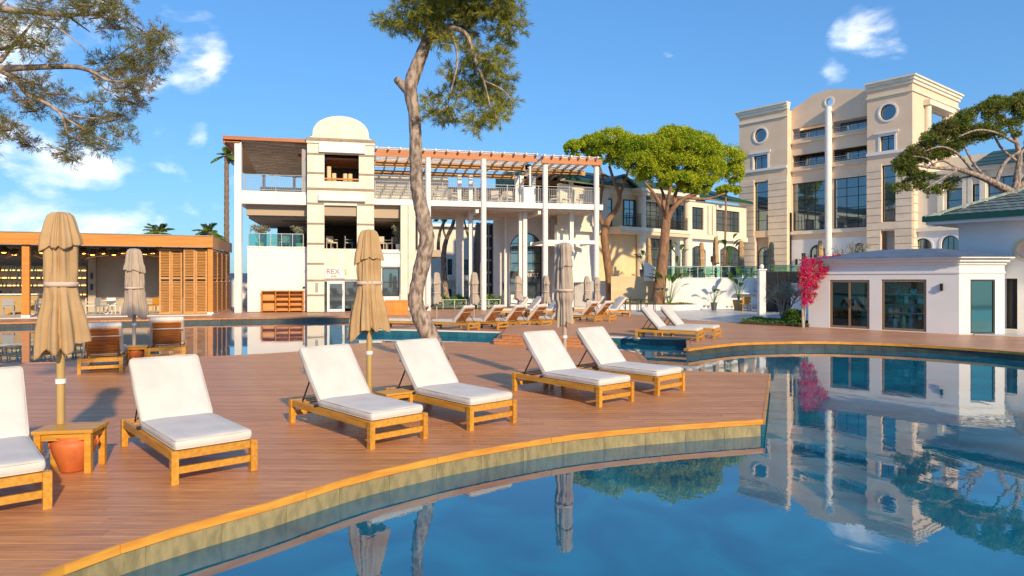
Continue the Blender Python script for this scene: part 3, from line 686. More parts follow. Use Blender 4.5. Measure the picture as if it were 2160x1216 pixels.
# narrow strip wall just left of tower
# ---- section right of tower
uR = F.U(866, .2); zR = zg(850, 421); zRb = zg(850, 433)
z2b = zg(830, 460, .3); z2 = zg(830, 527, .3)
MB().box(uT1+.002, 22.6, 0, 5.6, zRb, zR).build('slab_edge', M['whitetrim'], mb_)
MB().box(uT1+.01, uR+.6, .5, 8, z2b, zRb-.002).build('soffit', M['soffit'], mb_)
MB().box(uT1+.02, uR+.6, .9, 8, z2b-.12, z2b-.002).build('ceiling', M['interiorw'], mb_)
MB().box(F.U(815, 2), F.U(850, 2), 2, 2.4, z2b-.14, z2b-.121).build('ceiling_slot', M['interior'], mb_)
hw = (F.U(806, .45), F.U(842, .45), .9, zg(825, 566, .4))
wall(mb_, rect(uT1-.3, uR+.3, .03, z2), [rect(*hw)], .35, .6, M['white'])
window(mb_, rect(*hw), .45, 1, 2, .06)
MB().box(uT1-.2, uR+.35, .18, .349, zg(830, 563, .3), zg(830, 535, .3)).build('cornice', M['whitetrim'], mb_)
MB().box(uT1-.2, uR+.40, .10, .349, zg(830, 535, .3)+.002, zg(830, 535, .3)+.1).build('cornice', M['whitetrim'], mb_)
for a in (852, 868): u = F.U(a, .3); MB().box(u-.22, u+.22, .0, .34 if a == 852 else 3., .03, zRb-.01).build('pier', M['creamstone'], mb_)
wall(mb_, rect(.61, 8.5, .03, zRb), (), -uR-.75, -uR-.5, M['white']).rotation_euler = (0, 0, R(90))
# orange screen + shelf on the walkway
def at_thing(name, lab, cat, px, py, z=.0, rz=0, group=None): x, y = G(px, py, z); return thing(name, lab, cat, (x, y, z), rz, group)
# ---- tall columns
for a, yt in ((903, 333), (1020, 336), (1150, 337), (1258, 346)): column(F.U(a), 0, .01, zg(a, yt), .18)
zU = zg(1000, 432)   # underside of the slab at right
pairs = ((966, 4.2), (973.5, 4.2), (993, 1.6), (1098, 1.6), (1107, 1.4), (1194, 3.2), (1205, 1.6), (1066, 5.2), (1168, 4.8))
for a, v in pairs: column(F.U(a, v), v, .01, zRb-.01, .13 if a != 1066 else .09, sq=True)
# underside beams and boards
for k in range(9): MB().box(uR+.8, 22.5, .35+k*.6, .5+k*.6, zRb-.14, zRb-.002).build('ceiling_beam', M['rafter'], mb_)
for (a, b_) in ((10.2, 10.4), (14.1, 14.3), (18.2, 18.4)): MB().box(a, b_, .2, 5.5, zRb-.36, zRb-.141).build('beam', M['whitetrim'], mb_)
MB().box(uR+.8, 22.5, 5.3, 5.5, zRb-.36, zRb-.141).build('beam', M['whitetrim'], mb_)
railing(mb_, uT1+.05, 22.4, .12, zR, 1.12)
x0 = F.U(1120, .1); MB().box(x0-.5, x0+.2, .05, .2, zR+.0, zR+1.0).build('solid_panel', M['whitetrim'], mb_)
# white open frame of cross beams between the columns
zf = zg(1200, 511); 
for (a, b_, v) in ((F.U(1150), F.U(1258)+.2, 0), (F.U(1118, 3), F.U(1240, 3), 3.)): MB().box(a, b_, v-.09, v+.09, zf-.12, zf+.12).build('cross_beam', M['whitetrim'], mb_)
for a in (F.U(1150), F.U(1205), F.U(1258)): MB().box(a-.08, a+.08, .1, 2.9, zf-.1, zf+.1).build('cross_beam', M['whitetrim'], mb_)
# back ground-floor wall with tall arched windows
vb = 5.6; w0, w1 = F.U(1042, vb), F.U(1275, vb); zbt = zRb
sh1 = arch(F.U(1076, vb), F.U(1143, vb), .15, F.Z(1110, 491, vb), .9); sh2 = arch(F.U(1172, vb), F.U(1238, vb), .15, F.Z(1205, 491, vb), .9)
wall(mb_, rect(w0, w1, .03, zbt), [sh1, sh2], vb, vb+.3, M['white'])
for sh_ in (sh1, sh2):
    h_ = sh_[0][1]; zt_ = max(p[1] for p in sh_); g = window(mb_, sh_, vb+.12, 4, 7, .08, M['frame'], M['glass'])
    MB().box(sh_[0][0]+.08, sh_[1][0]-.08, vb+.06, vb+.118, 2.0, 2.55).build('sign_band', M['frame'], mb_)
    t_ = txt('MARKET' if sh_ is sh1 else 'HOUSE', .42, (sh_[0][0]+sh_[1][0])/2 + .2, vb+.055, 2.14, M['whitetrim'], mb_, ext=.006, align='CENTER'); ring(mb_, sh_, .06, vb-.03, vb-.001, M['whitetrim'])
for a in (1063, 1248): sconce(mb_, F.U(a, vb), vb, F.Z(a, 604, vb), 1.5)
# dark stair tower behind the columns
v6 = 7.5
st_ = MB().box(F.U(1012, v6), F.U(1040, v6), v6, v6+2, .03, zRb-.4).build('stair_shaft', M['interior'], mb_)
for k in range(7): MB().box(F.U(1012, v6)+.05, F.U(1040, v6)-.2, v6-.35, v6-.01, .6+k*.9, .75+k*.9).build('stair_tread', M['steel'], mb_)
for a in (1012, 1028, 1038): u = F.U(a, v6); MB().box(u-.05, u+.05, v6-.5, v6-.4, .03, zRb-.4).build('stair_post', M['grey'], mb_)
# upper terrace: back walls, posts
zp = zg(1000, 335)
vt = 5.2
for a, b_, y0 in ((885, 900, 0), (1040, 1100, 0), (1180, 1240, 1)): pass
wall(mb_, rect(F.U(905, vt), F.U(1290, vt), zR, zR+1.9), (), vt+2.5, vt+2.7, M['interiorw'])
MB().box(uT1+.1, F.U(950, 4), 5.0, 5.2, zR, zR+2.2).build('inner_wall', M['cream'], mb_)
for a in (969, 993, 1090, 1100, 1205, 1125): column(F.U(a, 3.2), 3.2, zR, zp-.5, .13, sq=True)
column(F.U(1118, .3), .3, zR, zp-.3, .07)
# pergola right: fascia beam, rafters, slats
def pergola(u0, u1, v0, v1, z, drop, step, slat, nm=M['pergola']):
    MB().box(u0, u1, v0, v0+.14, z-.38, z).build('pergola_beam', nm, mb_)
    for k in (1, 2): v = v0+(v1-v0)*k/2; MB().box(u0, u1, v, v+.14, z-.32-drop*k/2, z-drop*k/2).build('pergola_beam', M['louvre'], mb_)
    n = int((u1-u0)/step)
    for i in range(n+1):
        u = u0+.1+i*step
        if u > u1: break
        MB().bar((u, v0-.35, z+.07), (u, v1+.2, z-drop+.07), .09, .14).build('rafter', M['rafter'], mb_)
    m = int((v1-v0)/slat)
    for i in range(m):
        v = v0+.2+i*slat; zz_ = z+.165-drop*(v-v0)/(v1-v0)
        if i % 2 == 0: MB().box(u0, u1, v, v+.17, zz_, zz_+.04).build('slat', M['rafter'], mb_)
        else: MB().box(u0+.3, u1-.1, v, v+.17, zz_, zz_+.04).build('slat', M['rafter'], mb_)
pergola(uT1+.05, F.U(1132), -.1, 6.2, zp+.3, .25, .72, .42)
pergola(F.U(1140), F.U(1266), -.3, 6.2, zp+.22, .5, .6, .42)
# pergola left: staggered boards seen from below
zl = zg(560, 291, -.3); ul = F.U(470, -.3)
MB().box(ul, uT0-.002, -.42, -.28, zl-.2, zl).build('pergola_beam', M['pergola'], mb_)
MB().box(ul, ul+.12, -.279, 7.5, zl-.42, zl).build('pergola_beam', M['pergola'], mb_)
MB().box(ul+.121, F.U(507), -.279, 7.5, zl-.34, zl-.28).build('eave_board', M['pergola'], mb_)
MB().hexa([(ul, -.279, zl-.06), (uT0, -.279, zl-.06), (uT0, 7.5, zl-1.05), (ul, 7.5, zl-1.05)], [(ul, -.279, zl+.01), (uT0, -.279, zl+.01), (uT0, 7.5, zl-.95), (ul, 7.5, zl-.95)]).build('roof_sheet', M['louvre'], mb_)
ur0 = F.U(509); wid = (uT0-ur0)/5
for i in range(12):
    for k in range(5): t = i*.62+(k % 5)*.13; q = MB().box(ur0+k*wid, ur0+(k+1)*wid-.01, -.15+t, -.09+t, zl-.265-t*.132, zl-.125-t*.132).build('slat', M['rafter'], mb_)
for k in range(3): MB().box(ur0+.3+k*2, ur0+.5+k*2, 6.9, 7.1, zS, zl-.4).build('column', M['whitetrim'], mb_)
wall(mb_, rect(uL+.3, uT0+2, zS, zS+1.3), (), 8.2, 8.3, M['rafter'])
MB().box(uT0-.35, uT0-.1, .1, .3, zS, zS+2.6).build('heater_post', M['grey'], mb_)
MB().box(F.U(629, 1), F.U(638, 1), .9, 1.0, zg(633, 332, 1), zg(633, 325, 1)).build('heater', M['red'], mb_)
# ================================================================ terrace (raised ground behind) and its walls
TZ = 1.85
tf = [(6.0, 47.5), (8.3, 46.2), (14.2, 44.7), (16.4, 43.0), (40, 40.5), (60, 49.9), (60, 90), (4, 90)]
st(MB().poly([(4.5, 49.2), (9.9, 47.4), (10.3, 45.3), (15.9, 44.9), (16.2, 42.4), (40, 40.5), (60, 60), (60, 90), (4, 90)], -.02, TZ).build('terrace', M['paving']))
def quadwall(name, lab, cat, a, b_, z0, z1, th, m, z1b=None):
    """free-standing wall between plan points a and b"""
    f = Frame(a, b_); o = f.root(name, lab, cat); z1b = z1 if z1b is None else z1b
    MB().poly([(0, z0), (f.len, z0), (f.len, z1b), (0, z1)], 0, th, axis='y').build('wall', m, o); return o, f
a, b_ = AT(1289, 640, 46.6), AT(1392, 640, 46.2)
o, f = quadwall('ochre_wall', 'plain ochre rendered retaining wall between the two stone pine trunks', 'wall', a[:2], b_[:2], .3, CH + 7*46.4/FPX - .02, .3, M['yellow'])
a = AT(1391, 600, 46.0); b_ = AT(1418, 600, 44.8)
o, f = quadwall('ramp_parapet', 'short sloping grey white parapet behind the second stone pine trunk', 'wall', AT(1358, 600, 46.0)[:2], AT(1414, 600, 45.0)[:2], TZ, TZ+1.35, .2, M['whitetrim'], TZ+.25)
o, f = quadwall('terrace_wall', 'long white retaining wall under the glass balustrade', 'wall', AT(1392, 600, 45.1)[:2], AT(1606, 600, 44.8)[:2], .02, CH+.06, .3, M['white'])
MB().box(0, f.len, -.03, .33, CH+.061, CH+.12).build('coping', M['whitetrim'], o)
for px in (1447, 1491, 1540): MB().box(f.U(px)-.25, f.U(px)-.12, -.06, -.001, .12, .22).build('spot_light', M['grey'], o); MB().box(f.U(px)+.05, f.U(px)+.18, -.06, -.001, .12, .22).build('spot_light', M['grey'], o)
MB().box(f.U(1551), f.U(1600), -.5, -.001, 1.0, 1.08).build('shelf', M['whitetrim'], o)
def balustrade(lab, a, b_, z0, h, n):
    f = Frame(a, b_); o = f.root('glass_balustrade', lab, 'balustrade'); L = f.len/n
    for i in range(n):
        MB().box(i*L+.03, (i+1)*L-.03, -.006, .006, z0+.05, z0+h).build('glass_panel', M['glassgreen'], o)
    for i in range(n+1): MB().box(i*L-.02, i*L+.02, -.02, .02, z0, z0+h+.02).build('post', M['steel'], o)
    MB().box(0, f.len, -.03, .03, z0+h, z0+h+.04).build('handrail', M['steel'], o); return o
balustrade('green glass balustrade above the long white terrace wall', AT(1406, 600, 45.2)[:2], AT(1604, 600, 44.9)[:2], CH+.12, .72, 12)
# pillar and gate
a = AT(1606.5, 663, 37.5); o = thing('pillar', 'slim white square pillar with ball finial left of the dark gate', 'pillar', (a.x, a.y, 0))
MB().box(-.17, .17, -.17, .17, .02, 2.45).build('shaft', M['whitetrim'], o); MB().box(-.22, .22, -.22, .22, 2.45, 2.53).build('cap', M['whitetrim'], o)
MB().lathe([(.001, 2.53), (.1, 2.56), (.13, 2.66), (.09, 2.76), (.001, 2.8)], 12).build('finial', M['whitetrim'], o, True)
f = Frame(AT(1616, 650, 40)[:2], AT(1686, 650, 39.6)[:2]); o = f.root('dark_gate', 'tall plain black sheet gate behind the small grey olive tree', 'gate')
MB().box(0, f.len, 0, .06, .05, 2.36).build('sheet', M['black'], o)
for i in range(4): MB().box(i*f.len/3-.03*(i > 0), i*f.len/3+.03, -.03, -.001, .03, 2.4).build('post', M['frame'], o)
MB().box(0, f.len, -.04, -.001, 2.361, 2.42).build('top_rail', M['frame'], o)
o, f = quadwall('side_wall', 'white wall behind the bougainvillea and the round shrub', 'wall', AT(1668, 640, 38.9)[:2], AT(1760, 640, 36.0)[:2], .0, 1.75, .25, M['white'])
balustrade('pale glass balustrade on the terrace edge above the black gate', AT(1622, 600, 43.)[:2], AT(1735, 600, 42.6)[:2], TZ+.02, .95, 5)
o, f = quadwall('gate_side_wall', 'low white wall at the terrace edge behind the black gate', 'wall', AT(1606, 640, 44.2)[:2], AT(1900, 640, 42.2)[:2], .0, TZ+.01, .25, M['white'])

o, f = quadwall('garden_wall', 'low white garden wall in the gap between pavilion and restaurant', 'wall', (-27, 47.5), (-15.4, 49.5), 0, 2.4, .25, M['white'])
# ================================================================ middle wing
F = Frame((7.1, 49), (20.4, 60.2)); wg = F.root('hotel_wing', 'two storey hotel wing with green roof, round columns and dark windows behind the stone pines', 'building')
E_ = F.len + 2.0; u0 = -4.2
zf1 = 5.75; ze = F.Z(1400, 410); 
zA = F.Z(1400, 500)
def zz_at(px, py, v=0): return F.Z(px, py, v)
# lower wall white, upper wall cream
lw = [(F.U(1284, 1.2), F.U(1296, 1.2), 'a', 522), (F.U(1319, 1.2), F.U(1347, 1.2), 'r', 499), (F.U(1372, 1.2), F.U(1418, 1.2), 'r', 500), (F.U(1438, 1.2), F.U(1447, 1.2), 'a', 524), (F.U(1456, 1.2), F.U(1489, 1.2), 'a', 519), (F.U(1519, 1.2), F.U(1560, 1.2), 'a', 519)]
hl = []
for a, b_, k, yy in lw:
    zt_ = CH - (yy-HY)*(F.p + F.n*1.2 + F.d*((a+b_)/2)).y/FPX
    hl.append(arch(a, b_, TZ+.05, zt_, .42) if k == 'a' else rect(a, b_, TZ+.02, min(zt_, zf1-.55)))
wall(wg, rect(u0, E_, TZ-.1, zf1-.4), hl, 1.2, 1.45, M['white'])
for s_, (a, b_, k, yy) in zip(hl, lw): window(wg, s_, 1.3, 3 if b_-a > 1 else 1, 4, .07)
for px in (1311, 1427, 1500): sconce(wg, F.U(px, 1.2), 1.2, F.Z(px, 547, 1.2), 1.6)
MB().box(u0, E_, 0.75, 1.45, zf1-.399, zf1).build('string_course', M['cream'], wg)
MB().box(F.U(1300), F.U(1452), -.35, .749, zf1-.45, zf1+.02).build('balcony_slab', M['peach'], wg)
MB().box(F.U(1300)-.05, F.U(1452)+.05, -.42, -.351, zf1-.2, zf1+.06).build('balcony_edge', M['cream'], wg)
up = [(1284, 1308, 1), (1316, 1346, 2), (1361, 1400, 3), (1404, 1444, 3), (1459, 1484, 2), (1511, 1560, 3)]
hu = []
zw0, zw1 = zf1+.15, ze-.55
for a, b_, n in up: hu.append(rect(F.U(a, .9), F.U(b_, .9), zw0 if b_ < 1450 else zw0+.25, zw1))
wall(wg, rect(u0, E_, zf1+.001, ze), hu, .9, 1.2, M['cream'])
for s_, (a, b_, n) in zip(hu, up): window(wg, s_, 1.0, n, 3, .07)
for px in (1494, 1503): MB().box(F.U(px, .9)-.22, F.U(px, .9)+.22, .7, .899, zf1+.01, ze-.3).build('pilaster', M['cream'], wg)
MB().box(F.U(1313, .9)-.15, F.U(1313, .9)+.15, .6, .899, zf1+.03, ze-.2).build('pilaster', M['yellow'], wg)  # yellow colour stands in for sunlight on the wing's left part
railing(wg, F.U(1316), F.U(1444), -.25, zf1+.05, 1.0, M['frame'], .14)
for px in (1352, 1450): MB().cyl(F.U(px), -.05, TZ, ze-.35, .34, 20).build('column', M['cream'], wg, autosm=True); MB().box(F.U(px)-.42, F.U(px)+.42, -.47, .37, ze-.349, ze-.1).build('capital', M['cream'], wg)
MB().box(F.U(1340), F.U(1462), -.6, .89, ze-.1+.001, ze+.18).build('entablature', M['cream'], wg)
MB().box(u0, E_, -.1, .899, ze-.12, ze-.0).build('soffit', M['peach'], wg) if False else None
# green eaves and roofs, stepped
def roof_slope(parent, u0, u1, v0, v1, z0, z1, m, nrow=6, ncol=12, name='roof_panel'):
    for i in range(nrow):
        for j in range(ncol):
            a0, a1 = u0+(u1-u0)*j/ncol, u0+(u1-u0)*(j+1)/ncol-.02; t0, t1 = i/nrow, (i+1)/nrow
            lo = [(a0, v0+(v1-v0)*t0, z0+(z1-z0)*t0+.05), (a1, v0+(v1-v0)*t0, z0+(z1-z0)*t0+.05), (a1, v0+(v1-v0)*t1, z0+(z1-z0)*t1), (a0, v0+(v1-v0)*t1, z0+(z1-z0)*t1)]
            MB().hexa([(x, y, z-.08) for x, y, z in lo], lo).build(name, m, parent)
MB().box(u0, E_, .2, .4, ze+.181, ze+.36).build('eave_edge', M['greenedge'], wg); MB().box(u0, E_, .401, .899, ze+.18, ze+.3).build('soffit', M['cream'], wg)
roof_slope(wg, u0, E_, .35, 5.2, ze+.38, ze+2.0, M['greenroof'], 4, 10)
MB().hexa([(u0, 5.3, ze+.2), (E_, 5.3, ze+.2), (E_, 8, ze+.2), (u0, 8, ze+.2)], [(u0, 5.2, ze+1.9), (E_, 5.2, ze+1.9), (E_, 8, ze+1.2), (u0, 8, ze+1.2)]).build('roof_back', M['greenroof'], wg)
# higher gable roof part on the left (behind the first pine)
c = AT(1300, 395, 50.5); g_ = thing('gabled_annex', 'gabled annex with sunlight painted ochre into its walls and green eaves just right of the restaurant pergola', 'building', (c.x, c.y, 0), R(25))
MB().box(-2.2, 2.2, 0, 4, TZ, 8.3).build('wall', M['yellow'], g_)  # ochre wall colour holds the yellow of the sunlit side
MB().poly([(-2.2, 8.3), (2.2, 8.3), (0.4, 9.6)], 0, 4, axis='y').build('gable', M['cream'], g_)
for sgn in (-1, 1): MB().bar((.4, 2, 9.66), (2.8*sgn, 2, 8.0 if sgn > 0 else 8.1), 5, .14).build('roof_slope', M['greenroof'], g_)
window(g_, rect(.6, 1.7, 5.9, 7.9), -.06, 2, 3, .08); window(g_, rect(-1.6, -.4, 5.9, 7.9), -.06, 2, 3, .08)

# ================================================================ hotel tower building
F = Frame((21.2, 63.7), (30.5, 52)); FH = F
ht = F.root('hotel_building', 'tall peach coloured hotel block with round windows, recessed balconies and corner tower', 'building')
L = F.len; zt = 17.55
uA, uB = F.U(1661), F.U(1829)
zrust = F.Z(1610, 366); zgt = F.Z(1610, 500)
def hz(px, py, v=0): return F.Z(px, py, v)
# left bay
cw = (F.U(1604), hz(1604, 286), .62)
sq = rect(F.U(1590), F.U(1619), hz(1604, 357), hz(1604, 328)); tl = rect(F.U(1591), F.U(1621), hz(1604, 487), hz(1604, 384))
gr = rect(F.U(1593), F.U(1622), TZ-.05, hz(1607, 501))
wall(ht, rect(0, uA, TZ-.1, zt-.6), [circ(*cw), sq, tl, gr], 0, .35, M['peach'])
def round_win(c, v=.2, r=None):
    s_ = circ(*c); ring(ht, s_, .14, -.06, -.002, M['whitetrim'], 'round_surround'); window(ht, s_, .15, 1, 1, .05, M['frame'], M['glass'], 'round_window')
def sq_win(s_, hood=True):
    ring(ht, s_, .16, -.05, -.002, M['whitetrim']); window(ht, s_, .18, 2, 1, .07, zcuts=[s_[0][1]+(s_[2][1]-s_[0][1])*.8])
    if hood: MB().box(s_[0][0]-.35, s_[1][0]+.35, -.16, -.06, s_[2][1]+.17, s_[2][1]+.35).build('hood', M['whitetrim'], ht)
round_win(cw); sq_win(sq); window(ht, tl, .2, 1, 5, .07)
ga = arch(gr[0][0]+.05, gr[1][0]-.05, TZ, hz(1607, 522), .5); wall(ht, rect(gr[0][0]-.2, gr[1][0]+.2, TZ-.05, gr[2][1]+.2), [ga], .36, .5, M['soffit']); window(ht, ga, .42, 2, 4, .06)
# right bay
cw2 = (F.U(1873), hz(1873, 237), .62); sq2 = rect(F.U(1857), F.U(1887), hz(1873, 318), hz(1873, 286)); tl2 = rect(F.U(1860), F.U(1890), hz(1875, 468), hz(1875, 348))
gr2 = rect(F.U(1858), F.U(1888), TZ-.05, hz(1872, 487))
wall(ht, rect(uB, L, TZ-.1, zt-.6), [circ(*cw2), sq2, tl2, gr2], 0, .35, M['peach'])
round_win(cw2); sq_win(sq2); window(ht, tl2, .2, 1, 5, .07)
MB().box(gr2[0][0]-.2, gr2[1][0]+.2, 1.6, 1.7, TZ, gr2[2][1]+.2).build('inner_wall', M['white'], ht); MB().box(gr2[0][0]+.5, gr2[0][0]+1.0, 1.5, 1.599, TZ, TZ+2.3).build('door', M['black'], ht)
# cornices
for (a, b_) in ((0, uA), (uB, L)):
    for k, (z0, z1_, pr) in enumerate(((zt-.6, zt-.35, .12), (zt-.349, zt-.12, .22), (zt-.119, zt, .34))): MB().box(a-pr if a == 0 else a-pr*.3, b_+(pr if b_ == L else pr*.3), -pr, .35, z0, z1_).build('cornice', M['creamstone'], ht)
    MB().box(a-.05, b_+.05, -.12, -.001, zt-1.25, zt-1.13).build('string_course', M['creamstone'], ht)
    zb_ = hz(1604, 362) ; MB().box(a-.1 if a == 0 else a, b_ + (.1 if b_ == L else 0), -.16, -.003, zb_, zb_+.22).build('string_course', M['whitetrim'], ht)
# rustication courses proud of the wall
courses(ht, 0.003, uA, TZ, hz(1604, 378), .56, -.08, -.001, M['peachstone'], [(tl[0][0], tl[1][0], tl[0][1], tl[2][1]), (gr[0][0], gr[1][0], gr[0][1], gr[2][1])])
courses(ht, uB, L-.003, TZ, hz(1604, 378), .56, -.08, -.001, M['peachstone'], [(tl2[0][0], tl2[1][0], tl2[0][1], tl2[2][1]), (gr2[0][0], gr2[1][0], gr2[0][1], gr2[2][1])])
# centre, recessed
vc = .7; U = lambda px: min(max(F.U(px, vc), uA+.08), uB-.08); Zc_ = lambda px, py: F.Z(px, py, vc)
lr = lambda a, b_, pz0, pz1, q: rect(U(a), U(b_), Zc_(q, pz0), Zc_(q, pz1))
b1 = lr(1667, 1744, 291, 268, 1700); b2 = rect(U(1757), uB-.06, b1[0][1], b1[2][1]); b3 = lr(1667, 1744, 350, 325, 1700); b4 = rect(U(1757), uB-.06, b3[0][1], b3[2][1])
w1_ = lr(1667, 1743, 486, 385, 1700); w2_ = rect(U(1759), uB-.06, w1_[0][1], w1_[2][1])
par = [(uA, TZ-.1), (uB, TZ-.1)]; tops = [(1829, 190), (1800, 188), (1770, 188), (1745, 189), (1715, 200), (1690, 219), (1661, 233)]
outl = par + [(uB if i == 0 else uA if i == len(tops)-1 else U(px), Zc_(px, py)) for i, (px, py) in enumerate(tops)]
og = [rect(U(1690), U(1700), TZ-.02, TZ+2.4), arch(U(1708), U(1742), TZ-.02, TZ+3.1, .6), arch(U(1803), U(1822), TZ-.02, TZ+3.1, .5)]
cm = (U(1749), Zc_(1749, 215), .3)
wall(ht, outl, [b1, b2, b3, b4, w1_, w2_] + og + [circ(*cm)], vc, vc+.3, M['peach'])
ring(ht, circ(*cm), .14, vc-.05, vc-.001, M['whitetrim'], 'round_surround')
wall(ht, rect(uA+.01, uB-.01, TZ-.08, TZ+3.6), og, vc-.03, vc-.001, M['white'], 'ground_floor_wall')
for s_ in og: window(ht, s_, vc+.15, 1 if s_ is og[0] else 3, 2, .07)
for px in (1681, 1716+30): sconce(ht, U(px) if px < 1700 else U(1703.5), vc-.03, TZ+1.6, 1.8)
sconce(ht, F.U(1868, 1.5), 1.6, TZ+1.7, 1.2)
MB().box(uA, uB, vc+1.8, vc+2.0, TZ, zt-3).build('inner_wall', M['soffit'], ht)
for s_ in (b1, b2, b3, b4):
    MB().box(s_[0][0], s_[1][0], vc+.301, vc+1.79, s_[0][1]-.25, s_[0][1]-.001).build('balcony_floor', M['peach'], ht)
    q = rect(s_[0][0]+.05, s_[1][0]-.05, s_[0][1]-.2, s_[2][1]+.02); window(ht, q, vc+1.2, 4, 1, .07)
    railing(ht, s_[0][0]+.01, s_[1][0]-.01, vc+.12, s_[0][1], .45, M['steel'], .2)
for s_ in (w1_, w2_): window(ht, s_, vc+.12, 3, 5, .07, zcuts=[s_[0][1]+(s_[2][1]-s_[0][1])*t for t in (0, .2, .4, .63, .8, 1)])
MB().box(uA, uB, vc-.25, vc-.001, w1_[0][1]-.35, w1_[0][1]-.08).build('string_course', M['creamstone'], ht)
for s_ in (b1, b3): MB().box(uA, uB, vc-.22, vc-.001, s_[0][1]-.42, s_[0][1]-.3).build('string_course', M['peachstone'], ht)
MB().cyl(U(1751), vc-.29, TZ, Zc_(1750, 228), .28, 20).build('column', M['whitetrim'], ht, autosm=True)
MB().box(uA, uB, vc-.12, vc+.299, outl[2][1], outl[2][1]+.1).build('parapet_cap', M['creamstone'], ht) if False else None
MB().box(uA, uB, vc+2.01, 9, TZ, zt-1.6).build('core', M['peach'], ht)
MB().box(0.01, uA-.01, .36, 9, TZ+6, zt-.7).build('core', M['peach'], ht); MB().box(0.01, uA-.01, 1.5, 9, TZ, TZ+6).build('core', M['peach'], ht)
# right face of the tower (sunlit)
D = 9.3
fw = wall(ht, rect(.351, D, TZ-.1, zt-.6), [rect(3.0, 6.6, zt-5.0, zt-2.2)], -L+.0, -L+.3, M['peach']); fw.rotation_euler = (0, 0, R(90))
MB().box(L-2.2, L-.301, .36, D, TZ+3.5, zt-.7).build('core', M['peach'], ht) if False else MB().box(uB, L-2.0, .5, D, TZ+7, zt-.65).build('core', M['cream'], ht)
for k, (z0, z1_, pr) in enumerate(((zt-.6, zt-.35, .12), (zt-.349, zt-.12, .22), (zt-.119, zt, .34))): MB().box(uB, L+pr, .351, D+pr, z0+.0005, z1_-.0005).build('cornice', M['creamstone'], ht)
MB().box(L+.001, L+.12, 0, D, zt-1.25, zt-1.13).build('string_course', M['creamstone'], ht)
sw = window(ht, rect(3.1, 6.5, zt-4.9, zt-2.3), -L+1.2, 4, 1, .1, M['frame'], M['glass']); sw.rotation_euler = (0, 0, R(90))
MB().cyl(L+.12, 2.5, zt-6.8, zt-1.6, .28, 16).build('column', M['creamstone'], ht, autosm=True); MB().box(L+.001, L+.5, 2.0, 7.2, zt-2.0, zt-1.6).build('lintel', M['creamstone'], ht)
fr_ = MB()
n = 14; h = (hz(1604, 378)-TZ)/n
for i in range(n): MB().box(L+.001, L+.08, .002, 5.6, TZ+i*h, TZ+(i+1)*h-.05).build('stone_course', M['peachstone'], ht)

# ================================================================ right wing behind the pine
F = Frame((30.9, 52.6), (36.6, 45.6)); rw = F.root('side_wing', 'cream two storey wing with arched ground floor openings behind the right hand pine', 'building')
L2 = F.len+5; za = lambda px, py, v=0: F.Z(px, py, v)
zmid = za(2000, 478)
ar_ = [arch(F.U(1927), F.U(1966), TZ+.05, za(1946, 503), .8), arch(F.U(1985), F.U(2024), TZ+.05, za(2005, 497), .9), arch(F.U(2037), F.U(2056), TZ+.05, za(2046, 495), .9)]
wall(rw, rect(0, L2, TZ-.1, zmid-.3), ar_, 0, .3, M['white'])
for s_ in ar_: ring(rw, s_, .12, -.05, -.001, M['whitetrim']); window(rw, s_, .15, 3, 3, .07)
sconce(rw, F.U(2030), 0, TZ+1.6, 1.5)
MB().box(-.05, L2, -.25, .3, zmid-.299, zmid).build('string_course', M['creamstone'], rw)
w_ = [rect(F.U(1995), F.U(2028), za(2010, 447), za(2010, 398)), rect(F.U(2050), F.U(2066), za(2060, 435), za(2060, 388)), rect(F.U(2082), F.U(2148), za(2110, 440), za(2110, 372))]
ze2 = za(2110, 350)
wall(rw, rect(.2, L2, zmid+.001, ze2), w_, .1, .4, M['cream'])
for s_ in w_: window(rw, s_, .25, max(1, round((s_[1][0]-s_[0][0])/.9)), 2, .08)
for px in (1984, 2036, 2045, 2073, 2152): MB().box(F.U(px)-.18, F.U(px)+.18, -.08, .099, zmid+.002, ze2-.35).build('pilaster', M['creamstone'], rw)
MB().box(.1, L2, -.35, .5, ze2-.2, ze2+.05).build('eave', M['creamstone'], rw)
roof_slope(rw, F.U(2052), L2, -.5, 4.5, ze2+.1, ze2+1.8, M['greenroof'], 4, 8)
MB().box(.2, L2, 4.5, 5, zmid, ze2+1.7).build('core', M['cream'], rw)

# ================================================================ pool house
A0, A1 = (12.2, 28.1), (15.85, 24.2); F = Frame(A0, A1); ph = F.root('pool_house', 'low white poolside shop pavilion with bronze framed glass fronts and blue grey roof', 'building')
Lp = F.len; zc_ = F.Z(1900, 560); ztp = F.Z(1900, 547)
d1 = rect(F.U(1750), F.U(1834), .03, F.Z(1792, 591)); d2 = rect(F.U(1859), F.U(1954), .03, F.Z(1905, 590))
wall(ph, rect(0, Lp, 0, zc_), [d1, d2], 0, .25, M['white'])
wn = window(ph, d1, .03, 2, 1, .09, M['bronze'], M['glassclear'], 'sliding_door', .08); window(ph, d2, .03, 1, 1, .09, M['bronze'], M['glassclear'], 'shop_window')
MB().box((d1[0][0]+d1[1][0])/2+.08, (d1[0][0]+d1[1][0])/2+.12, -.03, .02, .9, 1.2).build('handle', M['black'], wn)
wl_, wr_ = d1[0][0]-.3, Lp-.1
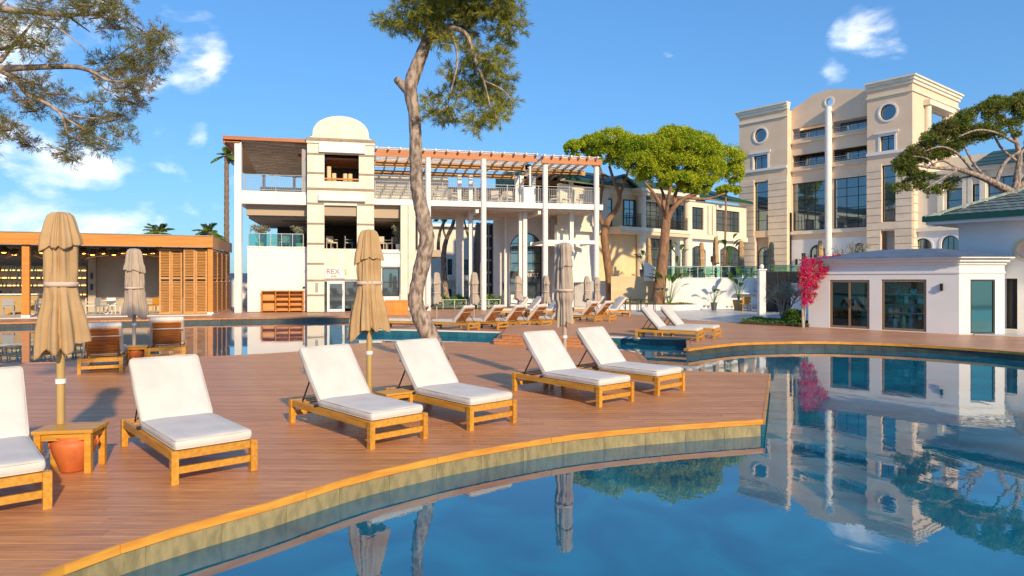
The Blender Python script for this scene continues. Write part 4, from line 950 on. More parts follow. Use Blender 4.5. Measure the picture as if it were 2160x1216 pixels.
# interior
MB().box(wl_, wr_, .26, 4.2, .0, .028).build('floor', M['grey'], ph); MB().box(wl_, wr_, 4.2, 4.3, 0, zc_).build('inner_wall', M['white'], ph); MB().box(wl_, wr_, .26, 4.2, zc_-.06, zc_-.01).build('ceiling', M['whitetrim'], ph)
MB().box(wl_-.1, wl_, .26, 4.2, 0, zc_).build('inner_wall', M['glassteal'], ph); sx0 = (d1[1][0]+d2[0][0])/2; MB().box(sx0-.05, sx0+.05, .26, 4.19, 0, zc_-.07).build('partition', M['whitetrim'], ph)
MB().box(sx0+.06, wr_, 1.12, 1.2, .03, 2.1).build('shelf_back', M['whitetrim'], ph)
cols_ = [(.1, .35, .6), (.7, .72, .75), (.6, .12, .05), (.08, .3, .2), (.75, .68, .5), (.05, .06, .08), (.65, .35, .4), (.3, .45, .5)]
GM = [mat('shop_goods', c, .6) for c in cols_]
for j in range(5):
    z = .32 + j*.36; MB().box(sx0+.1, wr_-.1, .7, 1.119, z-.03, z).build('shelf', M['whitetrim'] if j % 2 else M['grey'], ph)
    u = d2[0][0]
    while u < d2[1][0]:
        wd = rnd.uniform(.1, .26); hh = rnd.uniform(.12, .29); MB().box(u, u+wd, .75, .75+rnd.uniform(.1, .25), z+.001, z+hh).build('shop_item', rnd.choice(GM), ph); u += wd+rnd.uniform(.02, .1)
for i in range(5): u = d2[0][0]+.35+i*.27; MB().cyl(u, .45+.1*(i % 2), .03, .45+.12*(i % 3), .09, 8, .07).build('shop_item', GM[(i*3+1) % 8], ph)
MB().box(d2[0][0]+.5, d2[1][0]-.05, .6, .64, 1.62, 1.80).build('hanging_cloth', GM[2], ph); MB().box(d1[0][0]+.1, d1[0][0]+.6, 2.0, 2.1, .9, 1.9).build('screen', M['whitetrim'], ph)
MB().box(d1[0][0]+.25, d1[0][0]+.6, 1.2, 1.6, .03, .95).build('desk', M['black'], ph); MB().box(d1[0][0]+.6, d1[1][0]-.1, 1.6, 2.0, .03, .8).build('desk', M['grey'], ph)
sconce(ph, F.U(1987), 0, F.Z(1987, 606), .8); sconce(ph, F.U(1722), 0, F.Z(1722, 604), .8)
# third face (towards right) and return
B1 = Frame(A1, (17.5, 24.25)); off = Vector(A1)
inv = Matrix.Rotation(-F.yaw, 4, 'Z') @ Matrix.Translation((-A0[0], -A0[1], 0))
def L2P(x, y): v = inv @ Vector((x, y, 0)); return (v.x, v.y)
def polyw(parent, pts, z0, z1_, name, m):
    return MB().prism([L2P(*p) for p in pts], z0, z1_).build(name, m, parent)
face = thing.__call__ if False else None
fl = bpy.data.objects
s_ = [(B1.U(2047), B1.U(2099))]; g0, g1 = s_[0]
o_ = wall(ph, rect(0.0, B1.len, 0, zc_), [rect(g0, g1, .03, B1.Z(2070, 590))], 0, .2, M['white']); loc = inv @ Vector((*A1, 0)); o_.location = loc; o_.rotation_euler = (0, 0, B1.yaw-F.yaw)
o_ = window(ph, rect(g0, g1, .03, B1.Z(2070, 590)), .02, 1, 1, .05, M['frame'], M['glassteal']); o_.location = loc; o_.rotation_euler = (0, 0, B1.yaw-F.yaw)
# cornice following both faces
foot = [Vector(A0), Vector(A1), Vector((17.5, 24.25)), Vector((19.8, 27.6)), Vector((15.4, 32.2))]
cen = sum(foot, Vector((0, 0)))/5
def off_poly(d): 
    out = []
    for i in range(5):
        a, b_, c = foot[i-1], foot[i], foot[(i+1) % 5]; e1 = (b_-a).normalized(); e2 = (c-b_).normalized(); n1_ = Vector((e1.y, -e1.x)); n2_ = Vector((e2.y, -e2.x)); m_ = (n1_+n2_).normalized(); out.append(b_ + m_*d/max(.5, m_.dot(n1_)))
    return out
for z0, z1_, d in ((zc_+.001, zc_+.10, .06), (zc_+.101, zc_+.22, .16), (zc_+.221, ztp+.05, .30)): polyw(ph, [tuple(p) for p in off_poly(d)], z0, z1_, 'cornice', M['whitetrim'])
polyw(ph, [tuple(p) for p in off_poly(.03)], zc_-.32, zc_-.24, 'string_course', M['whitetrim'])
o1 = off_poly(.34); z0 = ztp+.051; top = [cen + (p-cen)*.28 for p in o1]
MB().hexa([(*L2P(*p), z0) for p in o1], [(*L2P(*p), z0+.38) for p in top]).build('roof', M['blueroof'], ph)
for i in range(2, 5):
    a, b_ = foot[i], foot[(i+1) % 5]; d_ = (b_-a).normalized(); n_ = Vector((-d_.y, d_.x))*.2
    polyw(ph, [tuple(a+n_+d_*.26), tuple(a+d_*.02), tuple(b_-d_*.26), tuple(b_+n_-d_*.26)] if False else [tuple(a+d_*.02), tuple(b_-d_*.02), tuple(b_+n_-d_*.25), tuple(a+n_+d_*.25)], 0, zc_, 'wall', M['white'])
for k in range(4): x = A1[0]+.10+k*.1; 
# ================================================================ villa at the right edge
VA = (18.05, 27.6); F = Frame(VA, (21.6, 22.6)); vl = F.root('villa', 'white villa with dark green tiled hip roof at the right edge', 'building')
Lv = F.len + 4; zev = 4.25
q0 = F.U(2119); q1 = F.U(2136)
wall(vl, rect(0, Lv, 0, zev-.05), [rect(F.U(2117), F.U(2146), .05, F.Z(2130, 588)), circ(F.U(2166), F.Z(2166, 528), .32)], 0, .3, M['white'])
MB().box(F.U(2117)-.1, F.U(2146)+.1, 1.0, 1.1, .02, 2.2).build('inner_wall', M['grey'], vl)
MB().box(F.U(2117), F.U(2117)+.18, .31, .99, .02, 2.1).build('door', M['black'], vl)
ring(vl, circ(F.U(2166), F.Z(2166, 528), .32), .12, -.05, -.001, M['yellow'])
wall(vl, rect(.3, 9, 0, zev-.05), (), -.3, 0, M['white']).rotation_euler = (0, 0, R(90))
ov = .8
MB().box(-ov, Lv, -ov, 9, zev-.05, zev+.07).build('soffit', M['whitetrim'], vl)
MB().box(-ov-.06, Lv, -ov-.06, -ov-.001, zev-.08, zev+.16).build('fascia', M['whitetrim'], vl); MB().box(-ov-.06, -ov-.001, -ov, 9, zev-.08, zev+.16).build('fascia', M['whitetrim'], vl)
MB().box(-ov-.16, Lv, -ov-.16, -ov-.061, zev+.04, zev+.26).build('gutter', M['greenedge'], vl); MB().box(-ov-.16, -ov-.061, -ov-.06, 9, zev+.04, zev+.26).build('gutter', M['greenedge'], vl)
# hip roof: front plane tiles
pitch = .42; row = .36; tl_ = .34; nr_ = 15
base = zev+.16
tile = MB().hexa([(0, 0, -.02), (tl_-.012, 0, -.02), (tl_-.012, row+.06, -.02), (0, row+.06, -.02)], [(0, 0, .055), (tl_-.012, 0, .055), (tl_-.012, row+.06, .012), (0, row+.06, .012)]).mesh('roof_tile', M['shingle'])
ang = math.atan(pitch); cnt = 0
und = MB().hexa([(-ov, -ov, base-.02), (Lv, -ov, base-.02), (Lv, -ov+6, base-.02), (-ov+6, -ov+6, base-.02)], [(-ov, -ov, base), (Lv, -ov, base), (Lv, -ov+6, base+6*pitch-.04), (-ov+6, -ov+6, base+6*pitch-.04)]).build('roof', M['greenedge'], vl)
for i in range(nr_):
    v = -ov-.1+i*row*math.cos(ang); z = base + (v+ov)*pitch+.01; u = -ov-.1+i*row*math.cos(ang) + (i % 2)*tl_/2
    while u < Lv-4.5 and cnt < 290:
        link('roof_tile', tile, vl, (u, v, z), (ang, 0, 0)); u += tl_; cnt += 1
MB().hexa([(-ov, -ov, base-.02), (-ov, 9, base-.02), (-ov+6, 9, base-.02), (-ov+6, -ov+6, base-.02)], [(-ov, -ov, base), (-ov, 9, base), (-ov+6, 9, base+6*pitch), (-ov+6, -ov+6, base+6*pitch)]).build('roof', M['shingle'], vl)
for i in range(14): t = i*.42; MB().bar((-ov-.1+t, -ov-.1+t, base+t*pitch+.08), (-ov+.32+t, -ov+.32+t, base+(t+.42)*pitch+.08), .2, .1).build('hip_tile', M['shingle'], vl)
# pavement in front of the villa
st(MB().poly([(16.2, 23.9), (18.2, 22.6), (21.6, 18.4), (40, 18.5), (40, 24), (18.0, 27.0)], .004, .03).build('paving', M['paving']))
# ================================================================ trees and plants
def limb(mb, pts, n=10, jit=.05, sub=4):
    """pts: (px, py, width_px, Y)"""
    P = [AT(p[0], p[1], p[3]) for p in pts]; W_ = [p[2]*p[3]/FPX/2 for p in pts]
    Q = smooth([tuple(p) + (w_,) for p, w_ in zip(P, W_)], sub) if len(P) > 2 else [tuple(p) + (w_,) for p, w_ in zip(P, W_)]
    mb.tube([q[:3] for q in Q], [max(.004, q[3]) for q in Q], n, True, jit)
_sm = smooth
def smooth(pts, k=6):
    out = []; n = len(pts); V_ = [np.array(p, float) for p in pts]
    for i in range(n-1):
        p0, p1, p2, p3 = V_[max(i-1, 0)], V_[i], V_[i+1], V_[min(i+2, n-1)]
        for j in range(k):
            t = j/k; out.append(tuple(.5*((2*p1)+(-p0+p2)*t+(2*p0-5*p1+4*p2-p3)*t*t+(-p0+3*p1-3*p2+p3)*t**3)))
    out.append(tuple(V_[-1])); return out
def localise(mb, o):
    c = o.location; mb.v = [(x-c.x, y-c.y, z-c.z) for x, y, z in mb.v]; return mb
def tufts(centers, radii, per, needles, nl, nw, droop=.0, squash=.8):
    C = []; D = []
    for c, r_, k in zip(centers, radii, per):
        p = rng.normal(size=(k, 3)); p /= np.linalg.norm(p, axis=1, keepdims=True); p *= (rng.random((k, 1))**.45)*r_; p[:, 2] *= squash
        ctr = np.array(c) + p; ax = p/(r_+1e-6)*.7 + rng.normal(size=(k, 3))*.5; ax[:, 2] += .25-droop
        ax /= np.linalg.norm(ax, axis=1, keepdims=True)
        for j in range(needles):
            d = ax + rng.normal(size=(k, 3))*.55; d /= np.linalg.norm(d, axis=1, keepdims=True)
            C.append(ctr + d*nl*.5 + ax*rng.random((k, 1))*nl*1.1); D.append(d)
    return np.concatenate(C), np.concatenate(D)
def twigs(mb, root, tips, r0=.02):
    for t in tips:
        a = Vector(root); b_ = Vector(t); m_ = a.lerp(b_, .5) + Vector((rnd.uniform(-.1, .1), rnd.uniform(-.1, .1), rnd.uniform(.0, .15)))*(b_-a).length; mb.tube([a, m_, b_], [r0, r0*.7, r0*.3], 5, False)
# --- bent pine in the deck
Y0 = 16.6; gx, gy = AT(936, 760, Y0).x, Y0
tr = thing('bent_pine_tree', 'tall crooked pine with mottled S shaped trunk growing through the deck', 'tree', (gx, gy, 0))
tb = MB()
limb(tb, [(943, 784, 27, Y0), (936, 762, 26, Y0), (915, 722, 33, Y0), (895, 686, 38, Y0), (880, 652, 33, Y0), (877, 625, 31, Y0), (883, 590, 31, Y0), (893, 548, 33, Y0), (900, 508, 32, Y0), (896, 473, 31, Y0), (888, 438, 29, Y0), (881, 403, 28, Y0), (878, 370, 27, Y0), (877, 320, 26, Y0), (876, 280, 25, Y0), (874, 240, 25, Y0), (868, 210, 27, Y0), (866, 182, 28, Y0), (876, 150, 28, Y0), (890, 115, 26, Y0), (903, 80, 23, Y0), (922, 40, 19, Y0), (945, -20, 16, Y0), (965, -90, 12, Y0), (985, -160, 6, Y0)], 20, .07, 5)
limb(tb, [(868, 202, 22, Y0), (855, 186, 20, Y0), (844, 175, 17, Y0), (836, 168, 14, Y0-.1)], 12, .08)
localise(tb, tr).build('trunk', M['bark'], tr, True)
bb = MB()
for L_ in ([(905, 85, 14, Y0), (950, 60, 11, Y0-.3), (985, 75, 9, Y0-.4), (1000, 120, 7, Y0-.5), (1020, 170, 5, Y0-.5), (1035, 230, 3, Y0-.6)], [(925, 40, 14, Y0), (980, 20, 12, Y0+.3), (1030, 20, 9, Y0+.4), (1070, 50, 6, Y0+.4), (1075, 90, 3, Y0+.4)], [(900, 90, 9, Y0), (870, 60, 7, Y0+.2), (840, 50, 4, Y0+.3), (800, 40, 2, Y0+.3)],
           [(950, 60, 7, Y0-.3), (965, 120, 5, Y0-.6), (955, 180, 4, Y0-.7), (940, 235, 3, Y0-.7)], [(1000, 120, 6, Y0-.5), (1045, 130, 4, Y0-.5), (1075, 125, 2, Y0-.5)], [(1020, 170, 4, Y0-.5), (1060, 190, 3, Y0-.4), (1082, 215, 2, Y0-.4)],
           [(945, -20, 12, Y0), (1010, -50, 10, Y0-.8), (1080, -40, 6, Y0-1.2)], [(955, -50, 10, Y0), (890, -80, 8, Y0+1), (830, -60, 4, Y0+1.4)], [(945, -20, 9, Y0), (960, -40, 8, Y0+1.4), (990, -40, 5, Y0+2.2)]): bb = MB(); limb(bb, L_, 7, .03); localise(bb, tr).build('branch', M['bark'], tr, True)
bb = MB()
cl_ = [(880, 28, 42), (918, 35, 45), (960, 15, 50), (1010, 15, 48), (1060, 20, 40), (1082, 55, 28), (1060, 80, 26), (935, 82, 28), (850, 55, 26), (822, 45, 18), (805, 38, 9), (990, 110, 26), (1015, 128, 30), (1045, 128, 27), (1020, 165, 36), (1060, 168, 25), (1000, 190, 28), (1045, 205, 32), (1015, 235, 30), (1005, 265, 18), (1068, 218, 18), (1045, 245, 22), (955, 150, 18), (970, 175, 18), (940, 165, 12), (925, 200, 14), (945, 225, 20), (910, 238, 15), (928, 248, 14), (960, 245, 14), (905, 205, 9), (965, 205, 13), (980, 60, 30), (905, 5, 45), (1000, -20, 55), (945, -45, 60), (1070, -40, 50), (860, -40, 50), (960, -110, 70), (1040, -110, 60), (880, -110, 50), (970, -170, 50)]
cen_, rad_, per_ = [], [], []
for (px, py, r_) in cl_:
    yy = Y0 + rnd.uniform(-.7, .5) + (rnd.uniform(-1.8, 1.8) if py < 0 else 0); cen_.append(tuple(AT(px, py, yy) - Vector((gx, gy, 0)))); rad_.append(r_*Y0/FPX*1.05); per_.append(int(r_*r_*.05)+6)
for c, r_ in zip(cen_, rad_):
    for k in range(3): d_ = Vector((rnd.uniform(-1, 1), rnd.uniform(-1, 1), rnd.uniform(-.8, .8)))*r_; bb.tube([Vector(c)-d_*.4+Vector((0, 0, .1)), Vector(c), Vector(c)+d_], [.012, .01, .004], 4, False)
bb.build('twigs', M['bark'], tr, True, kind='stuff')
C_, D_ = tufts(cen_, rad_, per_, 30, .15, .02, .5)
link('crown', leafquads(C_, D_, rng.uniform(.12, .22, len(C_)), .012, 'crown', M['pineleaf']), tr)
# --- overhanging pine from the left
Y1 = 8.1; tr2 = thing('overhanging_pine_tree', 'pine whose thin brown branches reach in from the top left corner', 'tree', (-8.45, 8.9, 0))
tb = MB(); tb.tube([(-8.45, 8.9, -.02), (-8.55, 8.8, 1.5), (-8.3, 8.7, 3.2), (-7.95, 8.6, 4.4), (-7.8, 8.5, 5.2), (-7.6, 8.5, 6.4), (-7.5, 8.5, 7.6)], [.30, .26, .24, .22, .18, .12, .05], 16, True, .08)
localise(tb, tr2).build('trunk', M['bark'], tr2, True)
bb = MB(); YY = lambda k=0: Y1 + k
for L_ in ([(-240, 170, 26, 8.5), (-100, 150, 20, 8.3), (0, 146, 17, YY()), (60, 143, 13, YY()), (150, 141, 11, YY()), (190, 150, 8, YY(-.1)), (235, 172, 6, YY(-.1)), (290, 165, 3, YY(-.2)), (330, 130, 2, YY(-.2))],
           [(-240, 60, 22, 8.5), (-80, 5, 17, 8.4), (0, 18, 15, YY()), (60, 25, 12, YY()), (140, 32, 9, YY()), (200, 28, 6, YY()), (255, 15, 3, YY(.1))],
           [(0, 148, 14, YY()), (30, 165, 12, YY()), (60, 200, 10, YY(-.2)), (105, 222, 8, YY(-.2)), (130, 245, 6, YY(-.3)), (140, 275, 4, YY(-.3)), (150, 320, 2, YY(-.3))],
           [(105, 222, 6, YY(-.2)), (150, 243, 4, YY(-.1)), (210, 250, 3, YY()), (262, 240, 2, YY())], [(130, 245, 5, YY(-.3)), (180, 275, 3, YY(-.3)), (230, 300, 2, YY(-.3))],
           [(-60, 230, 9, 8.3), (0, 245, 5, YY()), (30, 262, 4, YY()), (65, 268, 2, YY())], [(30, 262, 3, YY()), (50, 285, 2, YY()), (75, 305, 1.5, YY())],
           [(0, 130, 10, YY()), (20, 105, 8, YY(.2)), (55, 65, 5, YY(.3)), (75, 40, 3, YY(.3))], [(0, 105, 8, YY(.2)), (40, 95, 5, YY(.2)), (95, 100, 3, YY(.2))], [(60, 25, 7, YY()), (115, 55, 4, YY(-.2)), (150, 80, 3, YY(-.3)), (180, 105, 2, YY(-.3))],
           [(140, 32, 5, YY()), (165, 50, 4, YY(.2)), (190, 68, 2, YY(.2))], [(0, 10, 5, YY(.2)), (30, -10, 5, YY(.2)), (90, 5, 4, YY(.2)), (130, -10, 3, YY(.2))], [(150, 141, 5, YY()), (210, 150, 4, YY(.2)), (260, 110, 3, YY(.3)), (310, 75, 2, YY(.3))], [(190, 150, 5, YY()), (225, 190, 3, YY(.1)), (270, 195, 3, YY(.1)), (310, 215, 2, YY(.1))],
           [(-200, 330, 12, 8.7), (-90, 300, 8, 8.5), (-30, 290, 4, 8.3)]): bb = MB(); limb(bb, L_, 8, .05); localise(bb, tr2).build('branch', M['bark'], tr2, True)
bb = MB()
cl_ = [(318, 75, 26), (340, 95, 22), (345, 70, 15), (300, 110, 28), (330, 125, 26), (285, 135, 28), (260, 150, 26), (310, 160, 24), (240, 125, 22), (270, 185, 22), (300, 190, 20), (230, 165, 20), (205, 135, 16), (200, 10, 30), (240, 8, 30), (215, 35, 22), (235, 60, 18), (265, 62, 12), (170, 20, 24), (255, 35, 18), (165, -15, 30), (60, 40, 24), (90, 20, 24), (60, 100, 26), (95, 95, 20), (30, 80, 24), (15, 40, 26), (110, 60, 20), (130, 40, 16), (85, 180, 24), (100, 205, 24), (60, 215, 18), (75, 235, 20), (130, 200, 18), (45, 165, 20), (150, 265, 20), (175, 270, 24), (210, 258, 24), (245, 255, 20), (262, 245, 14), (165, 295, 22), (200, 300, 22), (225, 312, 18), (140, 320, 20), (155, 340, 12), (262, 285, 16), (265, 215, 18), (290, 220, 14), (225, 215, 14), (10, 265, 20), (5, 280, 18), (25, 275, 14), (55, 300, 14), (70, 310, 10), (185, 215, 10), (15, 190, 14), (125, 130, 10), (-40, 60, 50), (-60, 130, 50), (-50, 230, 40), (-120, 180, 60), (-100, 20, 60), (-150, 300, 40), (-30, 300, 20)]
cen_, rad_, per_ = [], [], []
for (px, py, r_) in cl_:
    c = AT(px, py, Y1 + rnd.uniform(-.5, .5)) - Vector((-8.45, 8.9, 0)); cen_.append(tuple(c)); rad_.append(r_*Y1/FPX*1.1); per_.append(int(r_*r_*.06)+8)
    for k in range(4): d_ = Vector((rnd.uniform(-1, 1), rnd.uniform(-1, 1), rnd.uniform(-.8, .8)))*rad_[-1]; bb.tube([c-d_*.6+Vector((-.12, 0, .02)), c, c+d_], [.009, .007, .003], 4, False)
bb.build('twigs', M['bark'], tr2, True, kind='stuff')
C_, D_ = tufts(cen_, rad_, per_, 24, .075, .012, .1)
link('crown', leafquads(C_, D_, rng.uniform(.04, .08, len(C_)), .0052, 'crown', M['pineleafb']), tr2)

# --- stone pines
def lobes(specs, Y, depth, subn, leafn, size, srad=.42, flat=1.0, org=(0, 0, 0)):
    C = []; D = []
    for (px, py, rx, ry) in specs:
        c = np.array(AT(px, py, Y)) - np.array(org); s_ = Y/FPX; a = np.array([rx*s_, rx*s_*depth, ry*s_])
        c[1] += rng.uniform(-.3, .3)*rx*s_
        sub = rng.normal(size=(subn, 3)); sub /= np.linalg.norm(sub, axis=1, keepdims=True); sub[:, 2] = np.where(rng.random(subn) < .68, np.abs(sub[:, 2]), sub[:, 2]*.85)
        for q in sub:
            q = q/np.linalg.norm(q); sc = c + q*a*.72; r_ = min(a)*srad*rng.uniform(.7, 1.25)
            p = rng.normal(size=(leafn, 3)); p /= np.linalg.norm(p, axis=1, keepdims=True); p += q*.35
            p *= (rng.random((leafn, 1))**.35)*r_; C.append(sc + p); d = p/r_ + rng.normal(size=p.shape)*.55 + np.array([0, 0, .25]); D.append(d)
    return np.concatenate(C), np.concatenate(D)
def stone_pine(lab, base, Y, trunk, branches, specs, subn, leafn, size, m, bark, org=None, **kw):
    g = AT(base[0], base[1], Y); t_ = thing('stone_pine_tree', lab, 'tree', (g.x, g.y, 0))
    tb = MB()
    for L_ in trunk: limb(tb, L_, 14, .06)
    localise(tb, t_).build('trunk', M[bark], t_, True)
    for L_ in branches: bb = MB(); limb(bb, L_, 7, .05); localise(bb, t_).build('branch', M[bark], t_, True)
    C_, D_ = lobes(specs, Y, .9, subn, leafn, size, org=(g.x, g.y, 0), **kw)
    link('crown', leafquads(C_, D_, rng.uniform(size*.7, size*1.3, len(C_)), size*.34, 'crown', M[m]), t_); return t_
Y = 44.3
stone_pine('large umbrella shaped stone pine with broad bright green crown, right of centre', (1390, 645), Y,
    [[(1388, 668, 36, Y), (1388, 640, 29, Y), (1393, 590, 25, Y), (1400, 530, 21, Y), (1403, 490, 19, Y), (1406, 465, 18, Y)]],
    [[(1405, 468, 13, Y), (1396, 440, 10, Y), (1380, 410, 7, Y-.5), (1360, 385, 5, Y-1)], [(1406, 468, 14, Y), (1420, 440, 11, Y), (1445, 418, 8, Y), (1480, 405, 6, Y)], [(1405, 465, 10, Y), (1408, 430, 8, Y-.6), (1415, 395, 7, Y-1)], [(1425, 436, 10, Y), (1424, 410, 8, Y+.5), (1440, 385, 5, Y+.8)], [(1398, 445, 10, Y), (1400, 415, 7, Y+.8), (1390, 390, 4, Y+1)], [(1450, 417, 8, Y), (1490, 420, 5, Y), (1530, 408, 3, Y)]],
    [(1425, 296, 60, 34), (1420, 318, 88, 50), (1380, 325, 60, 45), (1350, 345, 42, 34), (1470, 322, 60, 46), (1490, 355, 42, 38), (1440, 350, 70, 42), (1385, 368, 52, 30), (1430, 385, 50, 22), (1470, 388, 42, 24), (1350, 315, 34, 28)], 110, 110, .17, 'stoneleaf', 'barkred', srad=.26)
Y = 48.
stone_pine('stone pine with forked leaning trunk beside the restaurant pergola', (1287, 640), Y,
    [[(1291, 660, 24, Y), (1289, 630, 20, Y), (1285, 580, 18, Y), (1278, 530, 17, Y), (1275, 490, 16, Y), (1283, 465, 13, Y), (1301, 440, 10, Y), (1307, 415, 9, Y), (1296, 385, 7, Y), (1285, 350, 5, Y)]],
    [[(1276, 485, 10, Y), (1264, 455, 8, Y), (1266, 420, 8, Y), (1272, 380, 6, Y), (1262, 345, 4, Y)], [(1306, 415, 8, Y), (1318, 385, 6, Y), (1325, 355, 4, Y)], [(1284, 375, 6, Y), (1260, 360, 4, Y), (1245, 345, 3, Y)]],
    [(1290, 310, 62, 36), (1250, 305, 34, 22), (1320, 325, 46, 36), (1275, 330, 48, 22), (1215, 315, 30, 18)], 100, 90, .18, 'stoneleaf', 'barkred', srad=.26)
Y = 58
stone_pine('small round crowned stone pine between the large pine and the hotel', (1535, 600), Y, [[(1528, 560, 4, Y), (1531, 450, 4, Y), (1530, 390, 4, Y)]], [[(1530, 400, 6, Y), (1545, 380, 4, Y), (1550, 360, 3, Y)]],
    [(1530, 340, 40, 30), (1510, 362, 28, 22), (1548, 365, 22, 26), (1538, 402, 34, 12)], 80, 80, .2, 'stoneleaf', 'barkred', srad=.3)
Y = 34.5
def topy(x): return float(np.interp(x, [1890, 1915, 1945, 2000, 2060, 2110, 2160, 2230, 2320], [352, 318, 292, 250, 222, 200, 190, 192, 240]))
pine_lobes = []; rq = random.Random(4)
for i in range(150):
    x = rq.uniform(1895, 2320); d = 8 + 62*rq.random()**1.5*(1.0 if x < 2200 else 1.4); pine_lobes.append((x, topy(x)+d+4, 20, 11))
for x, y in ((1925, 385), (1945, 395), (1965, 405), (1990, 398), (2010, 385), (1935, 370), (2130, 285), (2095, 290), (2180, 300), (1960, 375)): pine_lobes.append((x, y, 18, 10))
stone_pine('spreading dark pine with bare arching branches above the green tiled villa roof', (2170, 600), Y,
    [[(2225, 640, 34, Y), (2215, 560, 32, Y), (2190, 480, 30, Y), (2160, 430, 28, Y), (2140, 408, 26, Y)]],
    [[(2140, 410, 20, Y), (2100, 388, 15, Y-.5), (2060, 370, 12, Y-.7), (2020, 358, 9, Y-.9), (1975, 355, 7, Y-1), (1935, 350, 4, Y-1)], [(2140, 410, 18, Y), (2146, 370, 14, Y), (2150, 330, 11, Y), (2140, 290, 8, Y), (2120, 250, 5, Y)], [(2150, 400, 16, Y), (2175, 360, 12, Y), (2200, 300, 8, Y+.5), (2210, 250, 5, Y+.5)],
     [(2100, 388, 9, Y-.5), (2118, 345, 7, Y-.4), (2150, 320, 5, Y-.3)], [(2060, 370, 7, Y-.7), (2020, 325, 5, Y-1), (1985, 310, 4, Y-1.2), (1950, 320, 2, Y-1.2)], [(2140, 300, 7, Y), (2100, 280, 5, Y-.5), (2060, 275, 4, Y-1), (2020, 290, 3, Y-1)], [(2020, 358, 6, Y-.9), (1990, 375, 4, Y-1.2), (1950, 400, 3, Y-1.4)], [(1975, 355, 5, Y-1), (1955, 335, 3, Y-1), (1925, 330, 2, Y-1)], [(2080, 378, 6, Y-.6), (2050, 340, 5, Y-.4), (2030, 300, 3, Y-.2)], [(2145, 340, 6, Y), (2110, 310, 5, Y+.5), (2080, 250, 3, Y+1)], [(2150, 330, 6, Y), (2170, 290, 5, Y+.5), (2165, 240, 3, Y+1)], [(2020, 358, 5, Y-.9), (1990, 340, 4, Y-.9), (1960, 350, 2, Y-.9)], [(2060, 370, 5, Y-.7), (2010, 380, 3, Y-.3), (1980, 395, 2, Y)]],
    pine_lobes, 20, 34, .13, 'farleaf', 'bark', srad=.62)
# dark hanging foliage of that pine, lower left
# --- palms
def palm(lab, px, ytop, ybase, Y, trw, nf, fl, m='palmleaf', up=.6, hide=False):
    g = AT(px, ybase, Y); t_ = thing('palm_tree', lab, 'palm tree', (g.x, g.y, 0)); top = AT(px, ytop, Y); h = top.z
    r_ = trw*Y/FPX/2; tb = MB(); n = 40; pts = [(0, 0, h*i/n) for i in range(n+1)]
    tb.tube(pts, [r_*(1.15-.25*i/n)*(1.08 if i % 2 else .94) for i in range(n+1)], 12); tb.build('trunk', M['palmbark'], t_)
    C = []; D = []; rb = MB()
    for f in range(nf):
        az = rnd.uniform(0, 6.28); el = rnd.uniform(-.5, 1.3)*up+.2; L_ = fl*rnd.uniform(.8, 1.1); prev = None; pts = []
        d0 = Vector((math.cos(az)*math.cos(el), math.sin(az)*math.cos(el), math.sin(el)))
        for i in range(10): t = i/9; pts.append(Vector((0, 0, h)) + d0*L_*t + Vector((0, 0, -1))*L_*.45*t*t)
        rb.tube(pts, [.035*(1-.8*i/9) for i in range(10)], 4, False)
        side = d0.cross(Vector((0, 0, 1))).normalized()
        for i in range(60):
            t = .12 + .88*i/60; k = t*9; a = pts[min(int(k), 8)]; p = a.lerp(pts[min(int(k), 8)+1], k-int(k)); tan = (pts[min(int(k), 8)+1]-a).normalized()
            for sg in (-1, 1):
                d = (side*sg*.8 + tan*.7 + Vector((0, 0, -.25+rnd.uniform(-.2, .2)))).normalized(); ll = L_*.26*math.sin(math.pi*min(1, t*.9+.1))+.08; C.append(tuple(p+d*ll*.5)); D.append(tuple(d*ll))
    rb.build('fronds', M[m], t_); D = np.array(D); ln = np.linalg.norm(D, axis=1); link('leaflets', leafquads(np.array(C), D, ln, .05, 'leaflets', M[m]), t_)
    return t_
palm('tall palm with slender ringed trunk left of the restaurant pergola', 478, 330, 600, 58, 10, 22, 1.5, up=.95)
palm('low palm top showing above the middle of the pavilion roof', 335, 492, 600, 55, 12, 22, 1.6, up=.8)
palm('low palm top showing above the right end of the pavilion roof', 438, 492, 600, 55, 12, 22, 1.6, up=.8)
